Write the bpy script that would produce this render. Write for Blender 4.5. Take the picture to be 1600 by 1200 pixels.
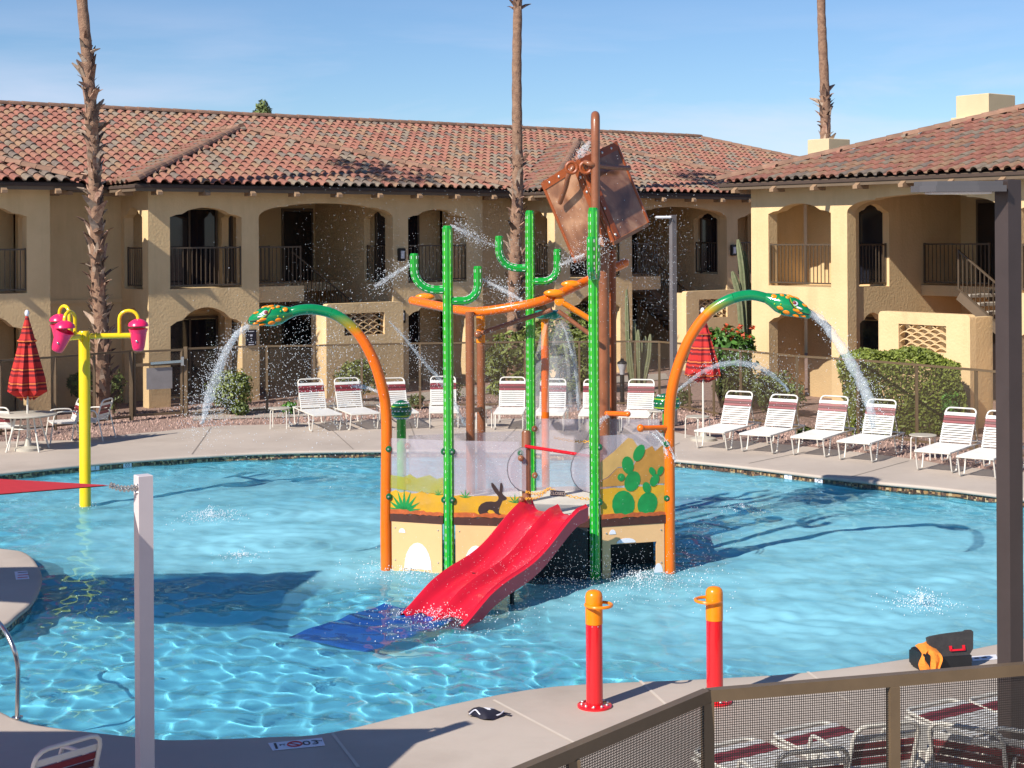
import bpy, math, random
import numpy as np
from mathutils import Vector, Matrix
from mathutils.geometry import tessellate_polygon

sc = bpy.context.scene
for o in list(bpy.data.objects):
    bpy.data.objects.remove(o, do_unlink=True)
COL = sc.collection
random.seed(7)
R_ = math.radians
PI = math.pi

# ------------------------------------------------------------------ camera
EYE = 4.2; FPX = 2400.0; HZN = 370.0; ROLL = 0.0055
cd = bpy.data.cameras.new('camera')
cam = bpy.data.objects.new('camera', cd); COL.objects.link(cam)
cd.sensor_width = 36; cd.lens = 54; cd.shift_y = -.14375; cd.clip_end = 3000
cam.matrix_world = Matrix.Translation((0, 0, EYE)) @ Matrix.Rotation(PI/2, 4, 'X') @ Matrix.Rotation(-ROLL, 4, 'Z')
sc.camera = cam

# ------------------------------------------------------------------ sky, sun, exposure
SUN_EL = R_(38); SUN_AZ = (-.68, -.733)
world = bpy.data.worlds.new('World'); sc.world = world; world.use_nodes = True
wt = world.node_tree; bg = wt.nodes['Background']
sky = wt.nodes.new('ShaderNodeTexSky'); sky.sky_type = 'NISHITA'; sky.sun_disc = False
sky.sun_elevation = SUN_EL; sky.sun_rotation = math.atan2(SUN_AZ[0], SUN_AZ[1])
sky.air_density = 1.0; sky.dust_density = 0.0; sky.ozone_density = 3.0; sky.altitude = 400
bg.inputs[1].default_value = .135
tc = wt.nodes.new('ShaderNodeTexCoord')
mp = wt.nodes.new('ShaderNodeMapping'); mp.inputs['Scale'].default_value = (1.0, 1.0, 5.5)
mp.inputs['Location'].default_value = (.3, .1, .35)
nz = wt.nodes.new('ShaderNodeTexNoise'); nz.inputs['Scale'].default_value = 3.2; nz.inputs['Detail'].default_value = 7
nz.inputs['Roughness'].default_value = .55; nz.inputs['Distortion'].default_value = .35
cr = wt.nodes.new('ShaderNodeValToRGB')
cr.color_ramp.elements[0].position = .42; cr.color_ramp.elements[1].position = .66
cr.color_ramp.elements[0].color = (0, 0, 0, 1); cr.color_ramp.elements[1].color = (.52, .52, .52, 1)
sx = wt.nodes.new('ShaderNodeSeparateXYZ')
hr = wt.nodes.new('ShaderNodeMapRange'); hr.inputs['From Min'].default_value = .155; hr.inputs['From Max'].default_value = .095
mm = wt.nodes.new('ShaderNodeMath'); mm.operation = 'MULTIPLY'
mx = wt.nodes.new('ShaderNodeMix'); mx.data_type = 'RGBA'
mx.inputs['B'].default_value = (5.0, 4.9, 5.9, 1)
tint = wt.nodes.new('ShaderNodeMix'); tint.data_type = 'RGBA'; tint.blend_type = 'MULTIPLY'; tint.inputs['Factor'].default_value = 1
tint.inputs['B'].default_value = (.48, .565, .67, 1)
L = wt.links.new
L(tc.outputs['Generated'], mp.inputs[0]); L(mp.outputs[0], nz.inputs['Vector']); L(nz.outputs['Fac'], cr.inputs[0])
L(tc.outputs['Generated'], sx.inputs[0]); L(sx.outputs['Z'], hr.inputs['Value'])
L(cr.outputs['Color'], mm.inputs[0]); L(hr.outputs[0], mm.inputs[1])
L(sky.outputs[0], tint.inputs['A']); L(tint.outputs['Result'], mx.inputs['A'])
L(mm.outputs[0], mx.inputs['Factor']); L(mx.outputs['Result'], bg.inputs[0])
sl = bpy.data.lights.new('sun', 'SUN'); sl.energy = 5.0; sl.angle = R_(.53); sl.color = (1, .93, .82)
sl.cycles.is_caustics_light = True
sun = bpy.data.objects.new('sun', sl); COL.objects.link(sun)
sdir = Vector((-SUN_AZ[0]*math.cos(SUN_EL), -SUN_AZ[1]*math.cos(SUN_EL), -math.sin(SUN_EL)))
sun.rotation_euler = sdir.to_track_quat('-Z', 'Y').to_euler()
sc.view_settings.view_transform = 'Standard'; sc.view_settings.look = 'None'
sc.view_settings.exposure = 0.40; sc.view_settings.gamma = 1
sc.render.engine = 'CYCLES'
sc.cycles.use_denoising = True
sc.cycles.denoiser = 'OPENIMAGEDENOISE'
sc.cycles.max_bounces = 8; sc.cycles.transparent_max_bounces = 24
sc.cycles.sample_clamp_indirect = 6

# ------------------------------------------------------------------ where a photographed point stands
def ray(x, y):
    return (x-800)-ROLL*(y-HZN), (y-HZN)+ROLL*(x-800)
def G(x, y, z=0.0):                       # point of a level plane at height z
    dx, dy = ray(x, y); Y = (EYE-z)*FPX/dy
    return Vector((dx*Y/FPX, Y, z))
def D(x, y, Y):                           # point at distance Y
    dx, dy = ray(x, y)
    return Vector((dx*Y/FPX, Y, EYE-dy*Y/FPX))

# ------------------------------------------------------------------ materials
def mat(name, col, rough=.5, var=.12, vs=3.0, bump=0.0, bs=60.0, metal=0.0, col2=None, coat=0.0, rnd=0.0, spec=.5, dirt=None):
    m = bpy.data.materials.new(name); m.use_nodes = True
    t = m.node_tree; b = t.nodes['Principled BSDF']; ln = t.links.new
    b.inputs['Roughness'].default_value = rough; b.inputs['Metallic'].default_value = metal
    b.inputs['Coat Weight'].default_value = coat; b.inputs['Coat Roughness'].default_value = .08
    b.inputs['Specular IOR Level'].default_value = spec
    c2 = col2 if col2 else tuple(max(0, c*(1-var*2)) for c in col)
    tx = t.nodes.new('ShaderNodeTexCoord')
    n = t.nodes.new('ShaderNodeTexNoise'); n.inputs['Scale'].default_value = vs; n.inputs['Detail'].default_value = 6
    n.inputs['Roughness'].default_value = .6
    ln(tx.outputs['Object'], n.inputs['Vector'])
    rp = t.nodes.new('ShaderNodeMapRange'); rp.inputs['From Min'].default_value = .35; rp.inputs['From Max'].default_value = .68
    ln(n.outputs['Fac'], rp.inputs['Value'])
    mi = t.nodes.new('ShaderNodeMix'); mi.data_type = 'RGBA'
    mi.inputs['A'].default_value = (*col, 1); mi.inputs['B'].default_value = (*c2, 1)
    ln(rp.outputs[0], mi.inputs['Factor'])
    last = mi.outputs['Result']
    if rnd:
        oi = t.nodes.new('ShaderNodeObjectInfo'); ge = t.nodes.new('ShaderNodeNewGeometry')
        ad = t.nodes.new('ShaderNodeMath'); ad.operation = 'ADD'
        fr = t.nodes.new('ShaderNodeMath'); fr.operation = 'FRACT'
        ln(oi.outputs['Random'], ad.inputs[0]); ln(ge.outputs['Random Per Island'], ad.inputs[1]); ln(ad.outputs[0], fr.inputs[0])
        mr = t.nodes.new('ShaderNodeMapRange'); mr.inputs['To Min'].default_value = 1-rnd; mr.inputs['To Max'].default_value = 1+rnd
        ln(fr.outputs[0], mr.inputs['Value'])
        hs = t.nodes.new('ShaderNodeHueSaturation'); ln(mr.outputs[0], hs.inputs['Value']); ln(last, hs.inputs['Color'])
        last = hs.outputs['Color']
    if dirt:                                # run marks and stains: (strength, x scale, z scale)
        mp_ = t.nodes.new('ShaderNodeMapping'); mp_.inputs['Scale'].default_value = (dirt[1], dirt[1], dirt[2]); ln(tx.outputs['Object'], mp_.inputs[0])
        nd = t.nodes.new('ShaderNodeTexNoise'); nd.inputs['Scale'].default_value = 1; nd.inputs['Detail'].default_value = 7; nd.inputs['Roughness'].default_value = .65; ln(mp_.outputs[0], nd.inputs['Vector'])
        rd = t.nodes.new('ShaderNodeMapRange'); rd.inputs['From Min'].default_value = .5; rd.inputs['From Max'].default_value = .72; rd.inputs['To Max'].default_value = dirt[0]; ln(nd.outputs['Fac'], rd.inputs['Value'])
        md = t.nodes.new('ShaderNodeMix'); md.data_type = 'RGBA'; md.blend_type = 'MULTIPLY'; ln(rd.outputs[0], md.inputs['Factor']); ln(last, md.inputs['A']); md.inputs['B'].default_value = (*(dirt[3] if len(dirt) > 3 else (.5, .46, .42)), 1); last = md.outputs['Result']
    ln(last, b.inputs['Base Color'])
    if bump:
        n2 = t.nodes.new('ShaderNodeTexNoise'); n2.inputs['Scale'].default_value = bs; n2.inputs['Detail'].default_value = 4
        ln(tx.outputs['Object'], n2.inputs['Vector'])
        bp = t.nodes.new('ShaderNodeBump'); bp.inputs['Strength'].default_value = bump; bp.inputs['Distance'].default_value = .02
        ln(n2.outputs['Fac'], bp.inputs['Height']); ln(bp.outputs['Normal'], b.inputs['Normal'])
    return m

M = {}
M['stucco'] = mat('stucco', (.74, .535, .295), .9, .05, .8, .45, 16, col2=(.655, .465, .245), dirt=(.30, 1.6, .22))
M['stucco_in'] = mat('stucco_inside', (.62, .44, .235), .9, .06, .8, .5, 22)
M['fascia'] = mat('fascia_paint', (.15, .105, .068), .7, .1, 2)
M['beam'] = mat('beam_paint', (.33, .21, .125), .8, .1, 5, .3, 30)
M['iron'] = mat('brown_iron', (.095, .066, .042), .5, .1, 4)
M['iron_lit'] = mat('fence_paint', (.145, .098, .055), .42, .1, 4)  # lighter brown for fence posts, rails and gate
M['door'] = mat('dark_door', (.018, .013, .014), .35, .1, 2)
M['blind'] = mat('window_blind', (.30, .30, .30), .7, .1, 3)
M['plaster'] = mat('pool_plaster', (.70, .83, .84), .8, .03, 1.5)
M['deck'] = mat('deck_concrete', (.50, .425, .365), .78, .05, .45, .12, 110, col2=(.42, .355, .305), dirt=(.38, .55, .55, (.6, .56, .53)))
M['coping'] = mat('coping_concrete', (.52, .44, .37), .8, .05, .7, .3, 90)
M['joint'] = mat('joint_caulk', (.62, .54, .46), .8, .05, 4)
M['gravel'] = mat('gravel', (.40, .27, .22), .95, .2, 9, 1.0, 30, col2=(.24, .15, .125))
M['path'] = mat('path_concrete', (.42, .37, .32), .9, .06, .8, .3, 60)
M['white'] = mat('white_paint', (.70, .665, .60), .35, .03, 4)
M['strap'] = mat('white_strap', (.68, .665, .64), .45, .04, 3)
M['burg'] = mat('burgundy_strap', (.23, .030, .040), .45, .08, 3)
M['burg2'] = mat('dark_burgundy_strap', (.10, .014, .02), .5, .1, 3)
M['tabletop'] = mat('table_top', (.50, .46, .39), .45, .06, 6)
M['red'] = mat('red_gloss', (.72, .010, .018), .16, .03, 2, coat=.5)
M['slide'] = mat('red_fibreglass', (.66, .012, .035), .28, .06, 3, .05, 30, coat=.25, dirt=(.25, 3, 3))
M['orange'] = mat('orange_gloss', (.90, .165, .004), .27, .06, 3, coat=.15, dirt=(.22, 9, .8))
M['orange2'] = mat('amber_gloss', (.92, .25, .004), .25, .03, 3, coat=.15)
M['yellow'] = mat('yellow_gloss', (.86, .60, .008), .2, .03, 3, coat=.4)
M['pink'] = mat('pink_plastic', (.95, .022, .13), .3, .03, 3, coat=.3)
M['green'] = mat('cactus_green', (.010, .36, .035), .14, .25, 9, coat=.6, col2=(.006, .27, .022))
M['green_d'] = mat('deep_green', (.004, .13, .04), .15, .1, 6, coat=.5)
M['lime'] = mat('lime_band', (.32, .50, .01), .25, .05, 6, coat=.3)
M['teal'] = mat('teal_plastic', (.004, .26, .16), .3, .05, 6, coat=.3)
M['brownpost'] = mat('brown_powdercoat', (.30, .105, .045), .35, .14, 5, .1, 40, coat=.2, dirt=(.4, 8, .9))
M['strapbrown'] = mat('rust_strap', (.33, .075, .018), .4, .1, 6, .1, 40)
M['steel'] = mat('stainless_steel', (.62, .61, .60), .25, .05, 6, metal=1)
M['bolt'] = mat('steel_bolt', (.75, .73, .70), .3, .05, 9, metal=.8)
M['tan'] = mat('tan_panel', (.80, .47, .22), .35, .04, 2)
M['black'] = mat('black_panel', (.012, .013, .016), .45, .2, 6, .2, 40)
M['bandbrown'] = mat('brown_band', (.075, .022, .013), .5, .15, 9)
M['matblue'] = mat('blue_mat', (.005, .105, .52), .5, .15, 5)
M['wht2'] = mat('print_white', (.78, .78, .86), .4, .03, 5)
M['ink'] = mat('print_black', (.02, .018, .03), .5, .1, 9)
M['inkred'] = mat('print_red', (.6, .03, .03), .5, .1, 9)
M['sand'] = mat('print_sand', (.70, .42, .03), .35, .10, 5, col2=(.58, .30, .02))
M['ochre'] = mat('print_ochre', (.52, .25, .05), .35, .12, 5)
M['ochre2'] = mat('print_tan', (.60, .36, .12), .35, .10, 5)
M['hare'] = mat('print_brown', (.045, .022, .018), .4, .12, 9)
M['leafprint'] = mat('print_green', (.012, .27, .06), .35, .12, 9)
M['trunk'] = mat('palm_trunk', (.33, .20, .13), .95, .3, 7, 1.0, 30, col2=(.17, .095, .065))
M['stub_light'] = mat('bleached_frond_stub', (.44, .33, .25), .9, .2, 9, .4, 30, rnd=.4)
M['stub'] = mat('palm_frond_stub', (.17, .085, .06), .9, .25, 12, .4, 30, col2=(.36, .25, .18), rnd=.75)
M['frond'] = mat('palm_frond', (.05, .09, .025), .6, .2, 6, rnd=.3)
M['leaf'] = mat('bush_leaf', (.115, .150, .030), .6, .25, 5, rnd=.45)
M['leaf_h'] = mat('hedge_leaf', (.19, .225, .035), .6, .2, 3, rnd=.4, col2=(.13, .17, .025))
M['wire'] = mat('dark_wire', (.022, .016, .012), .6, .1, 4)
M['leaf_l'] = mat('light_leaf', (.15, .20, .05), .6, .2, 5, rnd=.4)
M['leaf_g'] = mat('bright_leaf', (.085, .22, .03), .55, .2, 5, rnd=.4)
M['leaf_y'] = mat('palo_verde_leaf', (.18, .22, .045), .6, .2, 5, rnd=.4)
M['flower'] = mat('orange_flower', (.60, .08, .02), .6, .2, 9, rnd=.2)
M['bark'] = mat('bark', (.14, .10, .06), .9, .2, 12, .6, 40)
M['cactus'] = mat('cactus_skin', (.13, .155, .075), .75, .15, 9, .3, 40, col2=(.20, .20, .11))
M['postwhite'] = mat('white_steel_post', (.62, .55, .56), .4, .03, 3)
M['sail'] = mat('red_shade_cloth', (.58, .022, .03), .8, .06, 20)
M['lamp'] = mat('lamp_bronze', (.055, .040, .038), .4, .08, 4)
M['greymetal'] = mat('grey_metal', (.27, .25, .25), .4, .08, 4, metal=.4)
M['lens'] = mat('lamp_lens', (.65, .65, .68), .25, .04, 5)
M['glassdark'] = mat('dark_glass', (.010, .012, .02), .06, .1, 2)
M['chainyel'] = mat('yellow_chain', (.80, .42, .05), .4, .05, 9)
M['cloth'] = mat('orange_cloth', (.85, .26, .03), .9, .1, 14, .4, 60)
M['beige'] = mat('beige_stucco', (.62, .50, .31), .9, .05, 1, .5, 30)

def tile_material():
    m = bpy.data.materials.new('clay_tile'); m.use_nodes = True
    t = m.node_tree; b = t.nodes['Principled BSDF']; ln = t.links.new
    oi = t.nodes.new('ShaderNodeObjectInfo'); ge = t.nodes.new('ShaderNodeNewGeometry')
    ad = t.nodes.new('ShaderNodeMath'); ad.operation = 'ADD'; fr = t.nodes.new('ShaderNodeMath'); fr.operation = 'FRACT'
    ln(oi.outputs['Random'], ad.inputs[0]); ln(ge.outputs['Random Per Island'], ad.inputs[1]); ln(ad.outputs[0], fr.inputs[0])
    cr = t.nodes.new('ShaderNodeValToRGB'); cr.color_ramp.interpolation = 'CONSTANT'
    cols = [(0, (.33, .14, .10)), (.22, (.30, .17, .11)), (.36, (.24, .19, .145)), (.50, (.33, .155, .11)), (.66, (.19, .15, .125)), (.76, (.31, .19, .12)), (.88, (.28, .115, .085))]
    el = cr.color_ramp.elements
    el[0].position = 0; el[0].color = (*cols[0][1], 1); el[1].position = cols[1][0]; el[1].color = (*cols[1][1], 1)
    for p, c in cols[2:]:
        e = el.new(p); e.color = (*c, 1)
    ln(fr.outputs[0], cr.inputs[0])
    tx = t.nodes.new('ShaderNodeTexCoord'); n = t.nodes.new('ShaderNodeTexNoise'); n.inputs['Scale'].default_value = 5; n.inputs['Detail'].default_value = 5
    ln(tx.outputs['Object'], n.inputs['Vector'])
    mi = t.nodes.new('ShaderNodeMix'); mi.data_type = 'RGBA'; mi.blend_type = 'MULTIPLY'
    r2 = t.nodes.new('ShaderNodeMapRange'); r2.inputs['From Min'].default_value = .4; r2.inputs['From Max'].default_value = .75; r2.inputs['To Max'].default_value = .55
    ln(n.outputs['Fac'], r2.inputs['Value']); ln(r2.outputs[0], mi.inputs['Factor'])
    ln(cr.outputs['Color'], mi.inputs['A']); mi.inputs['B'].default_value = (.55, .5, .48, 1)
    ln(mi.outputs['Result'], b.inputs['Base Color']); b.inputs['Roughness'].default_value = .85
    return m
M['tile'] = tile_material()
M['ridge'] = mat('ridge_tile', (.30, .17, .115), .85, .15, 4, .3, 30, rnd=.2)
M['underlay'] = mat('roof_underlay', (.07, .045, .035), .9, .1, 3)

def mesh_screen_material():
    m = bpy.data.materials.new('fine_mesh_screen'); m.use_nodes = True
    t = m.node_tree; b = t.nodes['Principled BSDF']; ln = t.links.new
    n = t.nodes.new('ShaderNodeTexNoise'); n.inputs['Scale'].default_value = 2; tx = t.nodes.new('ShaderNodeTexCoord')
    ln(tx.outputs['Object'], n.inputs['Vector'])
    b.inputs['Base Color'].default_value = (.10, .072, .05, 1); b.inputs['Roughness'].default_value = .6
    mr = t.nodes.new('ShaderNodeMapRange'); mr.inputs['To Min'].default_value = .10; mr.inputs['To Max'].default_value = .20
    ln(n.outputs['Fac'], mr.inputs['Value']); ln(mr.outputs[0], b.inputs['Alpha'])
    return m
M['screen'] = mesh_screen_material()

def clear_material(name, tintc, alpha, rough=.08):
    m = bpy.data.materials.new(name); m.use_nodes = True
    t = m.node_tree; t.nodes.clear(); ln = t.links.new
    out = t.nodes.new('ShaderNodeOutputMaterial'); tr = t.nodes.new('ShaderNodeBsdfTransparent')
    b = t.nodes.new('ShaderNodeBsdfPrincipled'); b.inputs['Base Color'].default_value = (*tintc, 1); b.inputs['Roughness'].default_value = rough
    mi = t.nodes.new('ShaderNodeMixShader')
    tx = t.nodes.new('ShaderNodeTexCoord'); n = t.nodes.new('ShaderNodeTexNoise'); n.inputs['Scale'].default_value = 3; n.inputs['Detail'].default_value = 5
    mr = t.nodes.new('ShaderNodeMapRange'); mr.inputs['From Min'].default_value = .3; mr.inputs['From Max'].default_value = .7
    mr.inputs['To Min'].default_value = alpha*.7; mr.inputs['To Max'].default_value = min(1, alpha*1.3)
    ln(tx.outputs['Object'], n.inputs['Vector']); ln(n.outputs['Fac'], mr.inputs['Value']); ln(mr.outputs[0], mi.inputs[0])
    ln(tr.outputs[0], mi.inputs[1]); ln(b.outputs[0], mi.inputs[2]); ln(mi.outputs[0], out.inputs[0])
    return m
M['clear'] = clear_material('clear_plastic', (.50, .45, .50), .34)
M['clear_sand'] = clear_material('clear_printed_sand', (.70, .37, .02), .80, .3)
M['clear_far'] = clear_material('clear_printed_far', (.46, .42, .03), .42, .3)
M['spray'] = clear_material('water_spray', (.80, .84, .90), .16, .3)
M['stream'] = clear_material('water_stream', (.66, .72, .78), .26, .03)
M['drop'] = mat('water_drop', (.84, .88, .93), .1, .03, 3)

def plaid_material():
    m = bpy.data.materials.new('striped_canvas'); m.use_nodes = True
    t = m.node_tree; b = t.nodes['Principled BSDF']; ln = t.links.new
    tx = t.nodes.new('ShaderNodeTexCoord'); sp = t.nodes.new('ShaderNodeSeparateXYZ'); ln(tx.outputs['Object'], sp.inputs[0])
    def fr(out, s):
        a = t.nodes.new('ShaderNodeMath'); a.operation = 'MULTIPLY'; a.inputs[1].default_value = s; ln(out, a.inputs[0])
        f = t.nodes.new('ShaderNodeMath'); f.operation = 'FRACT'; ln(a.outputs[0], f.inputs[0]); return f.outputs[0]
    cr = t.nodes.new('ShaderNodeValToRGB'); cr.color_ramp.interpolation = 'CONSTANT'
    e = cr.color_ramp.elements
    e[0].position = 0; e[0].color = (.50, .022, .018, 1); e[1].position = .34; e[1].color = (.17, .008, .014, 1)
    for p, c in ((.52, (.55, .03, .02)), (.66, (.17, .008, .014)), (.80, (.66, .17, .04)), (.88, (.35, .015, .02))):
        q = e.new(p); q.color = (*c, 1)
    ln(fr(sp.outputs['Z'], 3.6), cr.inputs[0]); ln(cr.outputs['Color'], b.inputs['Base Color']); b.inputs['Roughness'].default_value = .85
    return m
M['plaid'] = plaid_material()

def bucket_material():
    m = bpy.data.materials.new('brushed_copper_print'); m.use_nodes = True
    t = m.node_tree; b = t.nodes['Principled BSDF']; ln = t.links.new
    tx = t.nodes.new('ShaderNodeTexCoord'); n = t.nodes.new('ShaderNodeTexNoise'); n.inputs['Scale'].default_value = 2.6; n.inputs['Detail'].default_value = 5
    n.inputs['Distortion'].default_value = .6
    ln(tx.outputs['Object'], n.inputs['Vector'])
    cr = t.nodes.new('ShaderNodeValToRGB'); e = cr.color_ramp.elements
    e[0].position = .30; e[0].color = (.10, .045, .03, 1); e[1].position = .68; e[1].color = (.50, .27, .155, 1)
    q = e.new(.48); q.color = (.27, .12, .065, 1)
    ln(n.outputs['Fac'], cr.inputs[0]); ln(cr.outputs['Color'], b.inputs['Base Color'])
    b.inputs['Roughness'].default_value = .28; b.inputs['Coat Weight'].default_value = .4
    return m
M['copper'] = bucket_material()

def mosaic_material():
    m = bpy.data.materials.new('mosaic_tile'); m.use_nodes = True
    t = m.node_tree; b = t.nodes['Principled BSDF']; ln = t.links.new
    tx = t.nodes.new('ShaderNodeTexCoord'); v = t.nodes.new('ShaderNodeTexVoronoi'); v.inputs['Scale'].default_value = 26; v.inputs['Randomness'].default_value = .2
    ln(tx.outputs['Object'], v.inputs['Vector'])
    sp = t.nodes.new('ShaderNodeSeparateColor'); ln(v.outputs['Color'], sp.inputs[0])
    cr = t.nodes.new('ShaderNodeValToRGB'); cr.color_ramp.interpolation = 'CONSTANT'; e = cr.color_ramp.elements
    e[0].position = 0; e[0].color = (.05, .03, .02, 1); e[1].position = .3; e[1].color = (.30, .17, .07, 1)
    for p, c in ((.5, (.10, .06, .04)), (.7, (.45, .33, .18)), (.85, (.16, .08, .05))):
        q = e.new(p); q.color = (*c, 1)
    ln(sp.outputs[0], cr.inputs[0]); ln(cr.outputs['Color'], b.inputs['Base Color']); b.inputs['Roughness'].default_value = .2
    return m
M['mosaic'] = mosaic_material()

# ------------------------------------------------------------------ mesh helpers
class MB:
    def __init__(s): s.v = []; s.f = []
    def add(s, vs, fs):
        n = len(s.v); s.v += [tuple(p) for p in vs]; s.f += [tuple(i+n for i in f) for f in fs]
    def hexa(s, p):                       # 0-3 bottom loop, 4-7 top loop
        s.add(p, [(3, 2, 1, 0), (4, 5, 6, 7), (0, 1, 5, 4), (1, 2, 6, 5), (2, 3, 7, 6), (3, 0, 4, 7)])
    def box(s, c, d, R=None):
        x, y, z = d[0]/2, d[1]/2, d[2]/2
        p = [Vector(q) for q in ((-x, -y, -z), (x, -y, -z), (x, y, -z), (-x, y, -z), (-x, -y, z), (x, -y, z), (x, y, z), (-x, y, z))]
        if R is not None: p = [R @ q for q in p]
        s.hexa([q+Vector(c) for q in p])
    def cbox(s, c, d, b=.01, R=None):     # box with chamfered edges
        x, y, z = d[0]/2, d[1]/2, d[2]/2
        b = min(b, x*.9, y*.9, z*.9)
        def ringp(h, k): return [(-x+k, -y+b*0+k, h), (x-k, -y+k, h), (x-k, y-k, h), (-x+k, y-k, h)]
        L4 = [ringp(-z, b), ringp(-z+b, 0), ringp(z-b, 0), ringp(z, b)]
        pts = [Vector(p) for l in L4 for p in l]
        if R is not None: pts = [R @ q for q in pts]
        fs = [(3, 2, 1, 0), (12, 13, 14, 15)]
        for k in range(3):
            for i in range(4):
                j = (i+1) % 4; fs.append((4*k+i, 4*k+j, 4*k+4+j, 4*k+4+i))
        s.add([q+Vector(c) for q in pts], fs)
    def bar(s, a, b, w, h, up=(0, 0, 1)):  # box from a to b, w across, h along up
        a, b = Vector(a), Vector(b); t = (b-a).normalized(); u = Vector(up)
        if abs(t.dot(u.normalized())) > .98: u = Vector((0, 1, 0)) if abs(t.y) < .9 else Vector((1, 0, 0))
        x = t.cross(u).normalized(); u = x.cross(t).normalized()
        p = []
        for z in (-h/2, h/2):
            for q, k in ((a, -w/2), (a, w/2), (b, w/2), (b, -w/2)): p.append(q+x*k+u*z)
        s.hexa(p)
    def tube(s, pts, r, n=8, cap=True, flute=0.0, closed=False):
        pts = [Vector(p) for p in pts]; m = len(pts)
        rr = r if hasattr(r, '__len__') else [r]*m
        tang = []
        for i in range(m):
            a = pts[i-1] if (i > 0 or closed) else pts[i]; b = pts[(i+1) % m] if (i < m-1 or closed) else pts[i]
            tang.append((b-a).normalized())
        t0 = tang[0]; ref = Vector((0, 0, 1)) if abs(t0.z) < .9 else Vector((1, 0, 0))
        x = t0.cross(ref).normalized(); vs = []
        for i in range(m):
            t = tang[i]; x = (x-t*x.dot(t)).normalized(); y = t.cross(x)
            for k in range(n):
                a = 2*PI*k/n; q = rr[i]*(1-(flute if k % 2 else 0))
                vs.append(pts[i]+(x*math.cos(a)+y*math.sin(a))*q)
        fs = []
        for i in range(m if closed else m-1):
            j = (i+1) % m
            for k in range(n):
                l = (k+1) % n; fs.append((i*n+k, i*n+l, j*n+l, j*n+k))
        if cap and not closed:
            fs.append(tuple(range(n-1, -1, -1))); fs.append(tuple((m-1)*n+k for k in range(n)))
        s.add(vs, fs)
    def lathe(s, prof, n=16, c=(0, 0, 0), M3=None, sx=1.0):
        vs = []; c = Vector(c)
        for r, z in prof:
            for k in range(n):
                a = 2*PI*k/n; p = Vector((r*math.cos(a)*sx, r*math.sin(a), z))
                if M3 is not None: p = M3 @ p
                vs.append(c+p)
        fs = []
        for i in range(len(prof)-1):
            for k in range(n):
                l = (k+1) % n; fs.append((i*n+k, i*n+l, (i+1)*n+l, (i+1)*n+k))
        fs.append(tuple(range(n-1, -1, -1))); fs.append(tuple((len(prof)-1)*n+k for k in range(n)))
        s.add(vs, fs)
    def ball(s, c, r, n=12, m=8, sc3=(1, 1, 1), M3=None):
        prof = [(max(1e-4, r*math.sin(PI*i/m)), -r*math.cos(PI*i/m)) for i in range(m+1)]
        A = Matrix.Diagonal(sc3)
        if M3 is not None: A = M3 @ A
        s.lathe(prof, n, c, A)
    def plate(s, poly, t, fn, holes=()):  # flat polygon (2-D) of thickness t; fn(a, b, depth) -> point
        loops = [list(poly)]+[list(h) for h in holes]
        flat = [p for l in loops for p in l]
        tri = tessellate_polygon([[Vector((p[0], p[1], 0)) for p in l] for l in loops])
        n = len(flat); vs = [fn(p[0], p[1], 0) for p in flat]+[fn(p[0], p[1], t) for p in flat]
        fs = []
        for a, b, c in tri:
            pa, pb, pc = flat[a], flat[b], flat[c]
            if (pb[0]-pa[0])*(pc[1]-pa[1])-(pb[1]-pa[1])*(pc[0]-pa[0]) < 0: b, c = c, b
            fs.append((a, b, c)); fs.append((a+n, c+n, b+n))
        k = 0
        for li, l in enumerate(loops):
            ar = sum(l[i][0]*l[(i+1) % len(l)][1]-l[(i+1) % len(l)][0]*l[i][1] for i in range(len(l)))
            flip = (ar > 0) == (li == 0)
            for i in range(len(l)):
                a, b = k+i, k+(i+1) % len(l)
                fs.append((b, a, a+n, b+n) if flip else (a, b, b+n, a+n))
            k += len(l)
        s.add(vs, fs)
    def build(s, name, m, parent=None, smooth=0, loc=None, kind=None, label=None):
        me = bpy.data.meshes.new(name); me.from_pydata(s.v, [], s.f); me.update()
        if smooth:
            me.shade_smooth()
            try: me.set_sharp_from_angle(angle=R_(smooth))
            except Exception: pass
        if m is not None: me.materials.append(M[m] if isinstance(m, str) else m)
        o = bpy.data.objects.new(name, me); COL.objects.link(o)
        if parent is not None: o.parent = parent
        if loc is not None: o.location = loc
        if kind: o['kind'] = kind
        if label: o['label'] = label
        return o

def thing(name, label, cat, loc=(0, 0, 0), rz=0.0, group=None):
    o = bpy.data.objects.new(name, None); COL.objects.link(o)
    o.empty_display_size = .2
    o.location = loc; o.rotation_euler = (0, 0, rz); tag(o, label, cat, group)
    return o
def tag(o, label=None, cat=None, group=None, kind=None):
    if label: o['label'] = label
    if cat: o['category'] = cat
    if group: o['group'] = group
    if kind: o['kind'] = kind
    return o
def copy_tree(o, parent=None):
    c = o.copy(); COL.objects.link(c)
    if parent is not None: c.parent = parent
    for ch in list(o.children): copy_tree(ch, c)
    return c
def dup(o, label, loc, rz, group=None):
    c = copy_tree(o); c.location = loc; c.rotation_euler = (0, 0, rz); c['label'] = label
    if group: c['group'] = group
    return c
def inst(src, name, parent, mw):          # another piece sharing a mesh
    o = bpy.data.objects.new(name, src); COL.objects.link(o); o.parent = parent; o.matrix_local = mw
    return o
def smoothpath(pts, k=6):                 # Catmull-Rom through points
    P = [Vector(p) for p in pts]; out = []
    for i in range(len(P)-1):
        p0 = P[max(0, i-1)]; p1 = P[i]; p2 = P[i+1]; p3 = P[min(len(P)-1, i+2)]
        for j in range(k):
            t = j/k
            out.append(.5*((2*p1)+(p2-p0)*t+(2*p0-5*p1+4*p2-p3)*t*t+(3*p1-p0-3*p2+p3)*t**3))
    return out+[P[-1]]
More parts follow.
